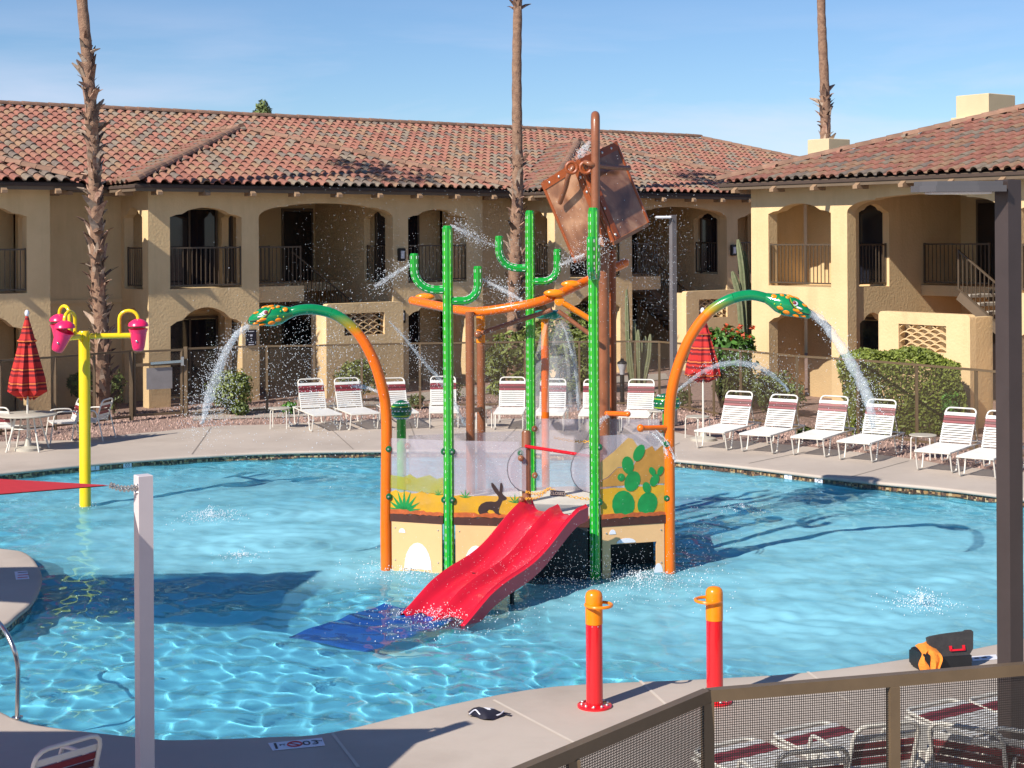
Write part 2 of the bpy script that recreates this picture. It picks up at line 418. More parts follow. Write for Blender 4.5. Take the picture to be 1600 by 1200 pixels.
def loopsmooth(pts, k=5):
    P = [Vector((p[0], p[1])) for p in pts]; n = len(P); out = []
    for i in range(n):
        p0, p1, p2, p3 = P[i-1], P[i], P[(i+1) % n], P[(i+2) % n]
        for j in range(k):
            t = j/k
            q = .5*((2*p1)+(p2-p0)*t+(2*p0-5*p1+4*p2-p3)*t*t+(3*p1-p0-3*p2+p3)*t**3)
            out.append((q.x, q.y))
    return out
def text_on(s, name, size, m, parent, matrix, align='CENTER'):
    cu = bpy.data.curves.new(name, 'FONT'); cu.body = s; cu.size = size; cu.align_x = align; cu.align_y = 'CENTER'; cu.extrude = .0008
    tmp = bpy.data.objects.new(name, cu); COL.objects.link(tmp)
    me = bpy.data.meshes.new_from_object(tmp); bpy.data.objects.remove(tmp)
    me.materials.append(M[m]) if not me.materials else None
    me.materials.clear(); me.materials.append(M[m])
    o = bpy.data.objects.new(name, me); COL.objects.link(o)
    if parent: o.parent = parent
    o.matrix_local = matrix
    return o

# ------------------------------------------------------------------ the pool, its deck and the ground
POOL = loopsmooth([(-9.264, 27.72), (-7.313, 29.16), (-5.04, 30.11), (-2.55, 30.37), (0.2, 30.15), (2.3, 29.3), (3.967, 28.17), (5.755, 26.47),
    (7.3, 25.3), (8.6, 23.7), (9.2, 21.5), (8.6, 19.2), (7.0, 17.2), (4.958, 15.77), (3.954, 15.27), (2.824, 14.79), (1.738, 14.575), (.372, 14.37),
    (-.6, 13.82), (-1.55, 13.08), (-2.069, 12.96), (-2.754, 12.90), (-3.07, 12.94), (-3.98, 13.245), (-4.348, 13.46), (-4.7, 13.80), (-5.6, 14.4),
    (-6.4, 15.3), (-6.1, 16.4), (-5.6, 16.73), (-5.57, 17.27), (-5.6, 17.9), (-5.805, 18.88), (-6.066, 19.65), (-6.52, 20.58), (-7.0, 20.93),
    (-8.6, 21.6), (-10.6, 22.8), (-11.4, 24.8), (-10.8, 26.6)], 4)
WL = -.14                                  # water level
FLOOR = -.52
def inside(p, poly):
    x, y = p; c = False; n = len(poly); j = n-1
    for i in range(n):
        xi, yi = poly[i]; xj, yj = poly[j]
        if (yi > y) != (yj > y) and x < (xj-xi)*(y-yi)/(yj-yi)+xi: c = not c
        j = i
    return c
_P = np.array(POOL); _c = _P.mean(0)
def grow(poly, d):                          # offset a loop outwards
    n = len(poly); out = []
    ar = sum(poly[i][0]*poly[(i+1) % n][1]-poly[(i+1) % n][0]*poly[i][1] for i in range(n))
    s = 1 if ar > 0 else -1
    for i in range(n):
        a, b = Vector(poly[i-1]), Vector(poly[(i+1) % n]); t = (b-a).normalized()
        out.append((poly[i][0]+t.y*d*s, poly[i][1]-t.x*d*s))
    return out
def g2(x, y): p = G(x, y); return (p.x, p.y)
DECK = loopsmooth([(-22, 33.5), g2(0, 690), g2(205, 678), g2(330, 666), g2(430, 663), g2(520, 658), g2(620, 654), g2(760, 654), g2(900, 655), g2(1000, 664), g2(1100, 684),
    g2(1200, 692), g2(1300, 702), g2(1420, 716), g2(1560, 735), (14, 24), (19, 16), (20, 2), (12, -6), (-12, -6), (-22, 2)], 3)
COP = grow(POOL, .34)

def sheet(name, loops, z, m, kind='structure'):
    mb = MB(); flat = [p for l in loops for p in l]
    tri = tessellate_polygon([[Vector((p[0], p[1], 0)) for p in l] for l in loops])
    fs = []
    for a, b, c in tri:
        pa, pb, pc = flat[a], flat[b], flat[c]
        fs.append((a, b, c) if (pb[0]-pa[0])*(pc[1]-pa[1])-(pb[1]-pa[1])*(pc[0]-pa[0]) > 0 else (a, c, b))
    mb.add([(p[0], p[1], z) for p in flat], fs)
    return mb.build(name, m, kind=kind)
sheet('ground', [[(-400, -400), (400, -400), (400, 600), (-400, 600)], DECK], -.02, 'gravel')
sheet('pool_deck', [DECK, COP], 0, 'deck')
def skirt(name, prof, m, kind='structure', smooth=50):     # prof: (outward offset, z)
    mb = MB(); rings = [grow(POOL, d) for d, z in prof]; n = len(POOL)
    vs = [(p[0], p[1], prof[i][1]) for i, r in enumerate(rings) for p in r]
    fs = [(i*n+k, i*n+(k+1) % n, (i+1)*n+(k+1) % n, (i+1)*n+k) for i in range(len(prof)-1) for k in range(n)]
    mb.add(vs, fs); return mb.build(name, m, kind=kind, smooth=smooth)
skirt('pool_coping', [(.34, 0.0), (.05, 0.0), (.015, -.006), (.0, -.022), (.0, -.045), (.015, -.062), (.05, -.066)], 'deck')
skirt('pool_tile_band', [(.05, -.06), (.05, -.26)], 'mosaic')
wall_ = skirt('pool_wall', [(.05, -.26), (.05, FLOOR)], 'plaster')
floor_ = sheet('pool_floor', [grow(POOL, .06)], FLOOR, 'plaster')
for o in (wall_, floor_): o.cycles.is_caustics_receiver = True
# edge kerb of the deck
mb = MB(); n = len(DECK)
mb.add([(p[0], p[1], 0) for p in DECK]+[(p[0], p[1], -.1) for p in DECK], [(k, (k+1) % n, n+(k+1) % n, n+k) for k in range(n)])
mb.build('deck_edge', 'deck', kind='structure')
# sawn and caulked joints of the deck
def joint(a, b, w=.03, m='joint'):
    a, b = g2(*a), g2(*b); t = (Vector(b)-Vector(a)).normalized(); q = Vector((-t.y, t.x))*w/2
    mb = MB(); mb.add([(a[0]+q.x, a[1]+q.y, .004), (a[0]-q.x, a[1]-q.y, .004), (b[0]-q.x, b[1]-q.y, .004), (b[0]+q.x, b[1]+q.y, .004)], [(0, 1, 2, 3)])
    mb.build('deck_joint', m, kind='structure')
M['joint_d'] = mat('joint_shadow', (.26, .22, .19), .9, .1, 4)  # darker joint colour for the far deck
joint((771, 1094), (905, 1165)); joint((1000, 1064), (1052, 1112)); joint((519, 1146), (560, 1199)); joint((1262, 1050), (1330, 1100))
for a, b in (((519, 672), (552, 702)), ((808, 668), (775, 702)), ((1062, 692), (1000, 722)), ((1258, 706), (1170, 724)), ((330, 668), (300, 710)), ((1420, 720), (1330, 745)), ((640, 660), (655, 701)), ((930, 660), (905, 706))):
    joint(a, b, .025, 'joint_d')

# ------------------------------------------------------------------ water: real waves, real refraction
nx, ny = 620, 560
gx = np.linspace(-11.9, 9.6, nx); gy = 12.6+(30.9-12.6)*(np.linspace(0, 1, ny)**1.25)
GX, GY = np.meshgrid(gx, gy); GZ = np.full_like(GX, WL)
rng = np.random.default_rng(5)
calm = np.clip((GY-14.5)/7.0, 0, 1)
for i in range(64):
    lam = .20*2**(rng.random()*2.9); k = 2*math.pi/lam; th = rng.normal(.9, .95)
    a = .0023*lam/.5*(1.0 if lam < .6 else .5)
    GZ += a*(1-(.5 if lam < .6 else .1)*calm)*np.sin(k*(GX*math.cos(th)+GY*math.sin(th))+rng.random()*6.28)
for cxy, am in (((-1.5, 17.8), .012), ((-3.9, 24.2), .014), ((-3.2, 21.8), .014), ((5.2, 19.0), .012), ((3.6, 17.6), .010)):   # rings where jets land
    rr = np.hypot(GX-cxy[0], GY-cxy[1]); GZ += am*np.exp(-rr/1.0)*np.sin(rr*19)
PB = grow(POOL, .045)
pb = np.array(PB); ins = np.zeros(GX.shape, bool); j = len(pb)-1
for i in range(len(pb)):
    xi, yi = pb[i]; xj, yj = pb[j]
    c = ((yi > GY) != (yj > GY)) & (GX < (xj-xi)*(GY-yi)/(yj-yi+1e-12)+xi)
    ins ^= c; j = i
keep = ins[:-1, :-1] | ins[1:, :-1] | ins[:-1, 1:] | ins[1:, 1:]
idx = np.arange(nx*ny).reshape(ny, nx)
q = np.stack([idx[:-1, :-1], idx[:-1, 1:], idx[1:, 1:], idx[1:, :-1]], -1)[keep]
used = np.unique(q); remap = np.zeros(nx*ny, int); remap[used] = np.arange(len(used))
me = bpy.data.meshes.new('pool_water')
V3 = np.stack([GX, GY, GZ], -1).reshape(-1, 3)[used].astype(np.float32); F4 = remap[q].astype(np.int32)
me.vertices.add(len(V3)); me.vertices.foreach_set('co', V3.ravel())
me.loops.add(F4.size); me.loops.foreach_set('vertex_index', F4.ravel())
me.polygons.add(len(F4)); me.polygons.foreach_set('loop_start', np.arange(0, F4.size, 4, dtype=np.int32))
me.update(calc_edges=True); me.shade_smooth()
def water_material():
    m = bpy.data.materials.new('pool_water'); m.use_nodes = True
    t = m.node_tree; t.nodes.clear(); ln = t.links.new
    out = t.nodes.new('ShaderNodeOutputMaterial'); gl = t.nodes.new('ShaderNodeBsdfGlass')
    gl.inputs['IOR'].default_value = 1.33; gl.inputs['Roughness'].default_value = 0; gl.inputs['Color'].default_value = (.46, .82, .94, 1)
    fo = t.nodes.new('ShaderNodeBsdfDiffuse'); fo.inputs['Color'].default_value = (.23, .54, .66, 1)
    tx = t.nodes.new('ShaderNodeTexCoord')
    acc = None
    base = t.nodes.new('ShaderNodeValue'); base.outputs[0].default_value = .07; acc = base.outputs[0]
    # aerated (milky) water where the fountains fall
    for cx, cy, r0, r1, s in ((-3.3, 22.4, 1.4, 5.0, .9), (3.2, 17.8, 1.0, 4.4, .9), (5.2, 20.8, 1.2, 4.6, .85), (1.6, 17.9, .6, 2.6, .8), (-1.9, 20.4, .4, 2.3, .85), (-5.5, 25.6, 1.0, 4.8, .55), (2.0, 25.8, 1.0, 5.5, .6)):
        vm = t.nodes.new('ShaderNodeVectorMath'); vm.operation = 'DISTANCE'; vm.inputs[1].default_value = (cx, cy, WL)
        ln(tx.outputs['Object'], vm.inputs[0])
        mr = t.nodes.new('ShaderNodeMapRange'); mr.interpolation_type = 'SMOOTHSTEP'
        mr.inputs['From Min'].default_value = r1; mr.inputs['From Max'].default_value = r0; mr.inputs['To Max'].default_value = s
        ln(vm.outputs['Value'], mr.inputs['Value'])
        if acc is None: acc = mr.outputs[0]
        else:
            mxn = t.nodes.new('ShaderNodeMath'); mxn.operation = 'MAXIMUM'; ln(acc, mxn.inputs[0]); ln(mr.outputs[0], mxn.inputs[1]); acc = mxn.outputs[0]
    n = t.nodes.new('ShaderNodeTexNoise'); n.inputs['Scale'].default_value = .9; n.inputs['Detail'].default_value = 8; n.inputs['Roughness'].default_value = .62
    mpn = t.nodes.new('ShaderNodeMapping'); mpn.inputs['Scale'].default_value = (.7, 1.5, 1); ln(tx.outputs['Object'], mpn.inputs[0]); ln(mpn.outputs[0], n.inputs['Vector'])
    nr = t.nodes.new('ShaderNodeMapRange'); nr.inputs['From Min'].default_value = .30; nr.inputs['From Max'].default_value = .66; nr.inputs['To Min'].default_value = .55; nr.inputs['To Max'].default_value = 1.15
    ln(n.outputs['Fac'], nr.inputs['Value'])
    mu = t.nodes.new('ShaderNodeMath'); mu.operation = 'MULTIPLY'; mu.use_clamp = True; ln(acc, mu.inputs[0]); ln(nr.outputs[0], mu.inputs[1])
    mi = t.nodes.new('ShaderNodeMixShader'); ln(mu.outputs[0], mi.inputs[0]); ln(gl.outputs[0], mi.inputs[1]); ln(fo.outputs[0], mi.inputs[2]); ln(mi.outputs[0], out.inputs[0])
    return m
me.materials.append(water_material())
water = bpy.data.objects.new('pool_water', me); COL.objects.link(water); water['kind'] = 'structure'
water.cycles.is_caustics_caster = True

# walks between the fence and the buildings
sheet('path', [[g2(300, 640), g2(470, 634), g2(620, 617), g2(760, 603), g2(1040, 583), g2(1046, 592), g2(760, 615), g2(620, 631), g2(470, 651), g2(300, 656)]], .0, 'path')

# ------------------------------------------------------------------ apartment buildings
FL2 = 2.93; EAVE_Z = 5.55; PITCH = .32
def arch(x0, x1, base, zs, za, step=.035, n=12):
    w = x1-x0; pts = [(x0, base), (x1, base)]
    def f(s):
        q = abs(2*s-1)
        if q > .66: return zs+(za-zs)*.32*(1-((q-.66)/.34)**2)
        return zs+(za-zs)*.32+step+((za-zs)*.68-step)*(1-(q/.66)**2)
    for i in range(n+1):
        s = 1-i/n; pts.append((x0+w*s, f(s)))
        if abs(abs(2*s-1)-.66) < 1/n and False: pass
    return pts
def bigarch(x0, x1, base, zs, za, n=7, c=.85):
    pts = [(x0, base), (x1, base), (x1, zs)]; h = za-zs-.1
    for i in range(1, n+1):
        a = i/n*PI/2; pts.append((x1-c*(1-math.cos(a)), zs+h*math.sin(a)))
    pts.append((x1-c-.02, zs+h+.03))
    m = (x0+x1)/2; hw = (x1-x0)/2-c-.02
    for i in range(1, 8):
        s = 1-2*i/8; pts.append((m+hw*s, zs+h+.03+.07*(1-s*s)))
    pts.append((x0+c+.02, zs+h+.03))
    for i in range(n, 0, -1):
        a = i/n*PI/2; pts.append((x0+c*(1-math.cos(a)), zs+h*math.sin(a)))
    pts.append((x0, zs)); return pts
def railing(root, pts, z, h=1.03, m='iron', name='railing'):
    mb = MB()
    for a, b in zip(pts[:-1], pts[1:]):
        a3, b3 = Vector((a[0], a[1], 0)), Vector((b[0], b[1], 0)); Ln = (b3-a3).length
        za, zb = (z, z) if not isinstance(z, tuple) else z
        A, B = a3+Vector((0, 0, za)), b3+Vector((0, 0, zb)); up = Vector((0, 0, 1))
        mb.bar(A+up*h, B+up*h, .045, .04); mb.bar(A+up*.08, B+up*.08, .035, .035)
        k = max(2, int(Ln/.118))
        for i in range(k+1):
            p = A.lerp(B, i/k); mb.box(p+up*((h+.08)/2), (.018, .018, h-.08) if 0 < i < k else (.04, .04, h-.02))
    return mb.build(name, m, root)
def plate_xz(mb, poly, y, t, holes=()): mb.plate(poly, t, lambda a, b, d: (a, y+d, b), holes)
def plate_yz(mb, poly, x, t, holes=()): mb.plate(poly, t, lambda a, b, d: (x-d, a, b), holes)

BREEZE = None
def block(root, x0, k=1.0, left_open=True):
    """one projecting block of the two-storey building; front wall on local y = 0"""
    global BREEZE
    W = 10.25*k; X = lambda v: x0+v*k
    up1, up3 = (X(.58), X(2.57)), (X(7.69), X(9.69)); al = (X(3.06), X(7.19))
    mb = MB()
    holes = [arch(*up1, FL2, 4.74, 4.99), bigarch(*al, -.1, 4.74, 5.13), arch(*up3, FL2, 4.74, 4.99), arch(*up1, -.1, 2.0, 2.45), arch(*up3, -.1, 2.0, 2.45)]
    plate_xz(mb, [(x0, -.2), (x0+W, -.2), (x0+W, 5.42), (x0, 5.42)], 0, .32, holes)
    mb.build('front_wall', 'stucco', root)
    mb = MB()
    lh = [arch(.36, 1.5, FL2, 4.74, 5.0), arch(.36, 1.5, -.1, 2.0, 2.45)] if left_open else []
    plate_yz(mb, [(.322, -.2), (1.70, -.2), (1.70, 5.42), (.322, 5.42)], x0+.25, .25, lh)
    mb.build('side_wall', 'stucco', root); mb = MB()
    plate_yz(mb, [(.322, -.2), (1.70, -.2), (1.70, 5.42), (.322, 5.42)], x0+W, .25, lh)
    mb.build('side_wall', 'stucco', root)
    # balconies: slab, ceiling, back wall with a glazed door, dividers with openings
    mb = MB()
    for a, b in ((x0+.255, X(2.85)), (X(7.4), x0+W-.255)):
        mb.box(((a+b)/2, 1.07, FL2-.13), (b-a, 1.48, .22))
        mb.box(((a+b)/2, 1.07, 5.36), (b-a, 1.48, .10))
    mb.box(((al[0]+al[1])/2, 2.4, 5.36), (X(7.3)-X(2.95), 4.15, .10))
    mb.box(((al[0]+al[1])/2, 3.65, FL2-.13), (X(7.3)-X(2.95), 1.6, .26))
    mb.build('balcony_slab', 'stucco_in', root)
    mb = MB()
    for a, b in ((x0+.255, X(2.85)), (X(7.4), x0+W-.255)):
        mb.box(((a+b)/2, 1.90, 2.6), (b-a, .18, 5.4))
    mb.box(((al[0]+al[1])/2, 4.55, 2.6), (X(7.35)-X(2.9), .2, 5.4))
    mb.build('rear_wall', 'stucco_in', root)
    for xx in (X(3.0), X(7.45)):
        mb = MB()
        plate_yz(mb, [(.322, -.2), (4.45, -.2), (4.45, 5.31), (.322, 5.31)], xx, .2, [arch(.5, 1.62, FL2, 4.74, 4.95), arch(.52, 1.46, -.1, 2.05, 2.3)])
        mb.build('divider_wall', 'stucco', root)
        railing(root, [(xx-.1, .52), (xx-.1, 1.6)], FL2)
    for a, b, lo in ((X(1.15), X(2.72), 0), (X(7.75), X(9.2), 0)):
        for z in (FL2+.02, .02):
            fr = MB(); zt = z+2.08
            fr.box(((a+b)/2, 1.785, zt), (b-a, .06, .07)); fr.box((a, 1.785, z+1.04), (.06, .06, 2.1)); fr.box((b, 1.785, z+1.04), (.06, .06, 2.1)); fr.box(((a+b)/2, 1.785, z+1.04), (.05, .05, 2.04))
            d = fr.build('patio_door', 'iron', root)
            g = MB(); g.box(((a+b)/2, 1.80, z+1.02), (b-a-.06, .012, 2.0)); g.build('pane', 'glassdark', d)
            g = MB()
            for i in range(9): g.box((a+.12+(b-a)*.4*i/9, 1.835-.012, z+1.0), ((b-a)*.036, .004, 1.9))
            g.build('blind', 'blind', d)
    # unit doors on the landing and below it
    for z in (FL2+.0, .02):
        for xa in (X(3.55), X(6.2)):
            d = MB(); d.cbox((xa+.45, 4.42, z+1.03), (.92, .05, 2.06), .012); d = d.build('door', 'door', root)
            g = MB(); g.box((xa+.45, 4.435, z+1.05), (1.06, .04, 2.2)); g.build('frame', 'fascia', d)
            g = MB(); g.ball((xa+.82, 4.38, z+.98), .035, 8, 6); g.build('handle', 'steel', d, 40)
    # landing guard, stair and its guard
    railing(root, [(X(3.05), 2.92), (X(4.9), 2.92)], FL2)
    n = 15; xs = X(4.95); run = (X(7.25)-X(4.95))/9
    for i in range(9):
        s = MB(); z = FL2-.19*(i+1); s.cbox((xs+run*(i+.5), 2.25, z), (run+.04, 1.1, .08), .01); s.build('stair_step', 'path', root)
    s = MB(); 
    for y in (1.68, 2.82): s.bar((xs, y, FL2-.16), (xs+run*9, y, FL2-.16-.19*9), .05, .26)
    s.build('stair_stringer', 'fascia', root)
    railing(root, [(xs, 1.66), (xs+run*9, 1.66)], (FL2-.1, FL2-.1-.19*9), .98, 'iron', 'stair_railing')
    railing(root, [(up1[0]+.01, .06), (up1[1]-.01, .06)], FL2+.005)
    railing(root, [(up3[0]+.01, .06), (up3[1]-.01, .06)], FL2+.005)
    if left_open:
        s = MB(); s.box((X(3.85), .95, FL2-.22), (X(4.6)-X(3.07), 1.1, .42)); s.build('landing', 'stucco', root)
        railing(root, [(X(3.12), .48), (X(4.55), .48)], FL2)
    if left_open: railing(root, [(x0+.1, .38), (x0+.1, 1.48)], FL2+.005)
    # low screen wall with a breeze-block panel
    a, b = X(4.6), X(7.0); pa, pb_ = X(5.15), X(6.4)
    mb = MB(); rr = .10
    outer = [(a, -.2), (b, -.2)]+[(b-rr+rr*math.cos(t), 2.46-rr+rr*math.sin(t)) for t in (0, .5, 1.07, 1.57)]+[(a+rr-rr*math.sin(t), 2.46-rr+rr*math.cos(t)) for t in (0, .5, 1.07, 1.57)]
    plate_xz(mb, outer, -.80, .22, [[(pa, 1.60), (pb_, 1.60), (pb_, 2.19), (pa, 2.19)]])
    for xx in (a+.20, b-.001): plate_yz(mb, [(-.582, -.2), (-.001, -.2), (-.001, 2.40), (-.582, 2.40)], xx, .2)
    mb.build('screen_wall', 'stucco', root, 30)
    if BREEZE is None:
        m2 = MB(); w = 1.25/4
        for sgn in (1,):
            pts = [(-w/2+w*i/8, .075*(1-(2*i/8-1)**2)) for i in range(9)]
            poly = pts+[(x, z+.016+.012*(1-abs(x)/w*2)) for x, z in reversed(pts)]
            m2.plate(poly, .11, lambda p, q_, d_: (p, d_, q_))
        ob = m2.build('breeze_block', 'stucco', root); BREEZE = ob.data; bpy.data.objects.remove(ob)
    wb = 1.25*k/4
    for r in range(7):
        for c in range(5):
            cx = pa+wb*(c+.5-(.5 if r % 2 else 0))
            if cx-wb/2 < pa-.01 or cx+wb/2 > pb_+.01: continue
            inst(BREEZE, 'breeze_block', root, Matrix.Translation((cx, -.76, 1.605+r*.0825)) @ Matrix.Diagonal((k, 1, 1, 1)))
    mb = MB()
    for xx, zz in ((X(7.44), 3.72), (X(7.42), 2.0)):
        l = MB(); l.cbox((xx, -.05, zz), (.22, .09, .36), .02); l = l.build('wall_light', 'black', root)
        q_ = MB(); q_.cbox((xx, -.10, zz), (.11, .03, .22), .01); q_.build('lens', 'lens', l)

def tile_mesh():
    w, ln_ = .285, .47; prof = []
    for i in range(3): prof.append((-.5*w+.30*w*i/3, .012*(1-math.sin(PI*i/3))))
    for i in range(7):
        a = PI*i/6; prof.append((.15*w-.35*w*math.cos(a), .092*math.sin(a)))
    vs = []; n = len(prof)
    for y, lift in ((-.03, .046), (ln_, .0)):
        for x, z in prof: vs.append((x, y, z+lift))
    for x, z in prof: vs.append((x*1.0, -.028, z+.046-.022))
    fs = [(i, i+1, n+i+1, n+i) for i in range(n-1)]+[(2*n+i, 2*n+i+1, i+1, i) for i in range(n-1)]
    me = bpy.data.meshes.new('roof_tile'); me.from_pydata(vs, [], fs); me.materials.append(M['tile'])
    return me
TILE = tile_mesh()
_tv = np.array([v.co[:] for v in TILE.vertices]); _tf = [tuple(p.vertices) for p in TILE.polygons]
def ridge_mesh():
    vs = []; n = 6
    for y, s in ((-.02, 1.06), (.42, .94)):
        for i in range(n+1):
            a = PI*i/n; vs.append((-.13*s*math.cos(a), y, .115*s*math.sin(a)-.02))
    for i in range(n+1):
        a = PI*i/n; vs.append((-.11*math.cos(a), -.018, .095*math.sin(a)-.02))
    fs = [tuple(range(n, -1, -1)), tuple(range(n+1, 2*n+2)), ]+[(i, i+1, n+2+i, n+1+i) for i in range(n)]+[(2*n+2+i, 2*n+3+i, i+1, i) for i in range(n)]
    me = bpy.data.meshes.new('ridge_tile'); me.from_pydata(vs, [], fs); me.materials.append(M['ridge']); return me
RIDGE = ridge_mesh()
def roof(root, slopes, lines, under):
    """slopes: (eave start (x,y), eave direction, up direction, eave length, rows, keep(x,y))"""
    mb = MB()
    for u in under:
        n = len(u); mb.add([(p[0], p[1], p[2]-.035) for p in u]+[(p[0], p[1], p[2]-.10) for p in u], [tuple(range(n)), tuple(range(2*n-1, n-1, -1))]+[(i, n+i, n+(i+1) % n, (i+1) % n) for i in range(n)])
    rf = mb.build('roof', 'underlay', root)
    root_m = Matrix.Translation(root.location) @ Matrix.Rotation(root.rotation_euler[2], 4, 'Z')
    al = []; rnd = random.Random(3)
    cs = 1/math.sqrt(1+PITCH*PITCH)
    for p0, du, dv, ln_, rows, keep in slopes:
        U = Vector((du[0], du[1], 0)); Vv = Vector((dv[0], dv[1], PITCH)).normalized(); N = U.cross(Vv)
        if N.z < 0: U = -U; N = U.cross(Vv)
        for r in range(rows):
            for c in range(int(ln_/.285)):
                pl = (p0[0]+du[0]*(c+.5)*.285+dv[0]*r*.40*cs, p0[1]+du[1]*(c+.5)*.285+dv[1]*r*.40*cs)
                mid = (pl[0]+dv[0]*.2, pl[1]+dv[1]*.2)
                if not keep(mid[0], mid[1]): continue
                base = Vector((pl[0], pl[1], EAVE_Z+PITCH*r*.40*cs))
                j = rnd.uniform(-.012, .012); jz = rnd.uniform(-.004, .006)
                mw = Matrix(((U.x, Vv.x, N.x, base.x), (U.y, Vv.y, N.y, base.y), (U.z, Vv.z, N.z, base.z+jz), (0, 0, 0, 1))) @ Matrix.Rotation(j, 4, 'Z')
                wp = root_m @ base; px = 800+FPX*wp.x/max(1, wp.y)
                d = (wp-Vector((0, 0, EYE))).length+(0 if -10 < px < 1610 else 500)
                al.append((d, mw))
    al.sort(key=lambda q: q[0])
    for d, mw in al[:300]: inst(TILE, 'roof_tile', rf, mw)
    rest = al[300:]
    if rest:
        A = np.array([[list(r) for r in mw] for d, mw in rest]); n = len(_tv)
        h = np.concatenate([_tv, np.ones((n, 1))], 1)
        vs = np.einsum('kij,nj->kni', A, h)[:, :, :3].reshape(-1, 3)
        mb = MB(); mb.v = [tuple(p) for p in vs.tolist()]
        mb.f = [tuple(i+n*k for i in f) for k in range(len(rest)) for f in _tf]
        mb.build('roof_tiles', 'tile', rf, kind='stuff')
    for a, b in lines:
        a, b = Vector(a), Vector(b); t = (b-a).normalized(); x = t.cross(Vector((0, 0, 1))).normalized(); z = x.cross(t)
        n = int((b-a).length/.40)
        for i in range(n):
            p = a+t*(.40*i)+Vector((0, 0, .10+rnd.uniform(-.004, .004)))
            inst(RIDGE, 'ridge_tile', rf, Matrix(((x.x, t.x, z.x, p.x), (x.y, t.y, z.y, p.y), (x.z, t.z, z.z, p.z), (0, 0, 0, 1))))
    return rf
def block_h(x, y, x0, W): return EAVE_Z+PITCH*min(x-x0+.6, x0+W+.6-x, y+.6)
def main_h(y): return EAVE_Z+PITCH*(y-1.05)
def block_slopes(x0, W):
    hf = (W+1.2)/2
    fr = ((x0-.6, -.6), (1, 0), (0, 1), W+1.2, int(hf/.379)+1, lambda x, y: (y+.6) <= min(x-x0+.6, x0+W+.6-x)+.02)
    lf = ((x0-.6, 1.3), (0, -1), (1, 0), 1.9, 16, None)
    L_ = ((x0-.6, -.6), (0, 1), (1, 0), hf+1.7, int(hf/.379)+1, lambda x, y: x-x0+.6 < hf-.12 and (x-x0+.6) <= y+.6+.02 and y-1.05 <= x-x0+.6)
    R2 = ((x0+W+.6, -.6), (0, 1), (-1, 0), hf+1.7, int(hf/.379)+1, lambda x, y: x0+W+.6-x < hf-.12 and (x0+W+.6-x) <= y+.6+.02 and y-1.05 <= x0+W+.6-x)
    return [fr, L_, R2]
def block_lines(x0, W):
    hf = (W+1.2)/2; az = EAVE_Z+PITCH*hf; ap = (x0+W/2, hf-.6, az)
    return [((x0-.6, -.6, EAVE_Z), ap), ((x0+W+.6, -.6, EAVE_Z), ap), ((x0+W/2, hf-.70, az), (x0+W/2, hf+1.0, az))]
def block_under(x0, W):
    hf = (W+1.2)/2; az = EAVE_Z+PITCH*hf; xm = x0+W/2
    return [[(x0-.6, -.6, EAVE_Z), (x0+W+.6, -.6, EAVE_Z), (xm, hf-.6, az)],
            [(x0-.6, 1.06, EAVE_Z), (x0-.6, -.6, EAVE_Z), (xm, hf-.6, az), (xm, hf+1.05, az)],
            [(x0+W+.6, -.6, EAVE_Z), (x0+W+.6, 1.06, EAVE_Z), (xm, hf+1.05, az), (xm, hf-.6, az)]]
def eaves(root, x0, W):
    mb = MB()
    mb.box((x0+W/2, -.545, 5.45), (W+1.14, .05, .17)); mb.box((x0-.545, .30, 5.45), (.05, 1.638, .17)); mb.box((x0+W+.545, .30, 5.45), (.05, 1.638, .17))
    mb.box((x0+W/2, -.26, 5.50), (W+1.03, .51, .03)); mb.box((x0-.26, .52, 5.50), (.50, 1.04, .03)); mb.box((x0+W+.26, .52, 5.50), (.50, 1.04, .03))
    mb.build('fascia', 'fascia', root)
    src = None
    def tail(mw):
        nonlocal src
        if src is None:
            m2 = MB(); pts = [(0, 0), (.42, 0), (.42, .15), (.12, .15), (0, .07)]
            m2.plate(pts, .13, lambda p, q_, d_: (d_-.065, p, q_)); ob = m2.build('rafter_tail', 'beam', root); ob.matrix_local = mw; src = ob.data
        else: inst(src, 'rafter_tail', root, mw)
    n = round(W/1.33)
    for i in range(n+1): tail(Matrix.Translation((x0+.03+(W-.06)*i/n, -.68, 5.28)))
    for y in (.35, 1.25):
        tail(Matrix.Translation((x0-.68, y, 5.28)) @ Matrix.Rotation(-PI/2, 4, 'Z')); tail(Matrix.Translation((x0+W+.68, y, 5.28)) @ Matrix.Rotation(PI/2, 4, 'Z'))

def gap_wall(root, a, b):
    mb = MB(); mb.box(((a+b)/2, 1.80, 2.6), (b-a, .2, 5.6)); mb.build('recessed_wall', 'stucco', root)
    mb = MB(); mb.box(((a+b)/2, 1.675, 2.62), (b-a, .05, .10)); mb.build('string_course', 'stucco', root)
    mb = MB(); mb.box(((a+b)/2, 1.13, 5.45), (b-a-1.2, .05, .17)); mb.build('fascia', 'fascia', root)

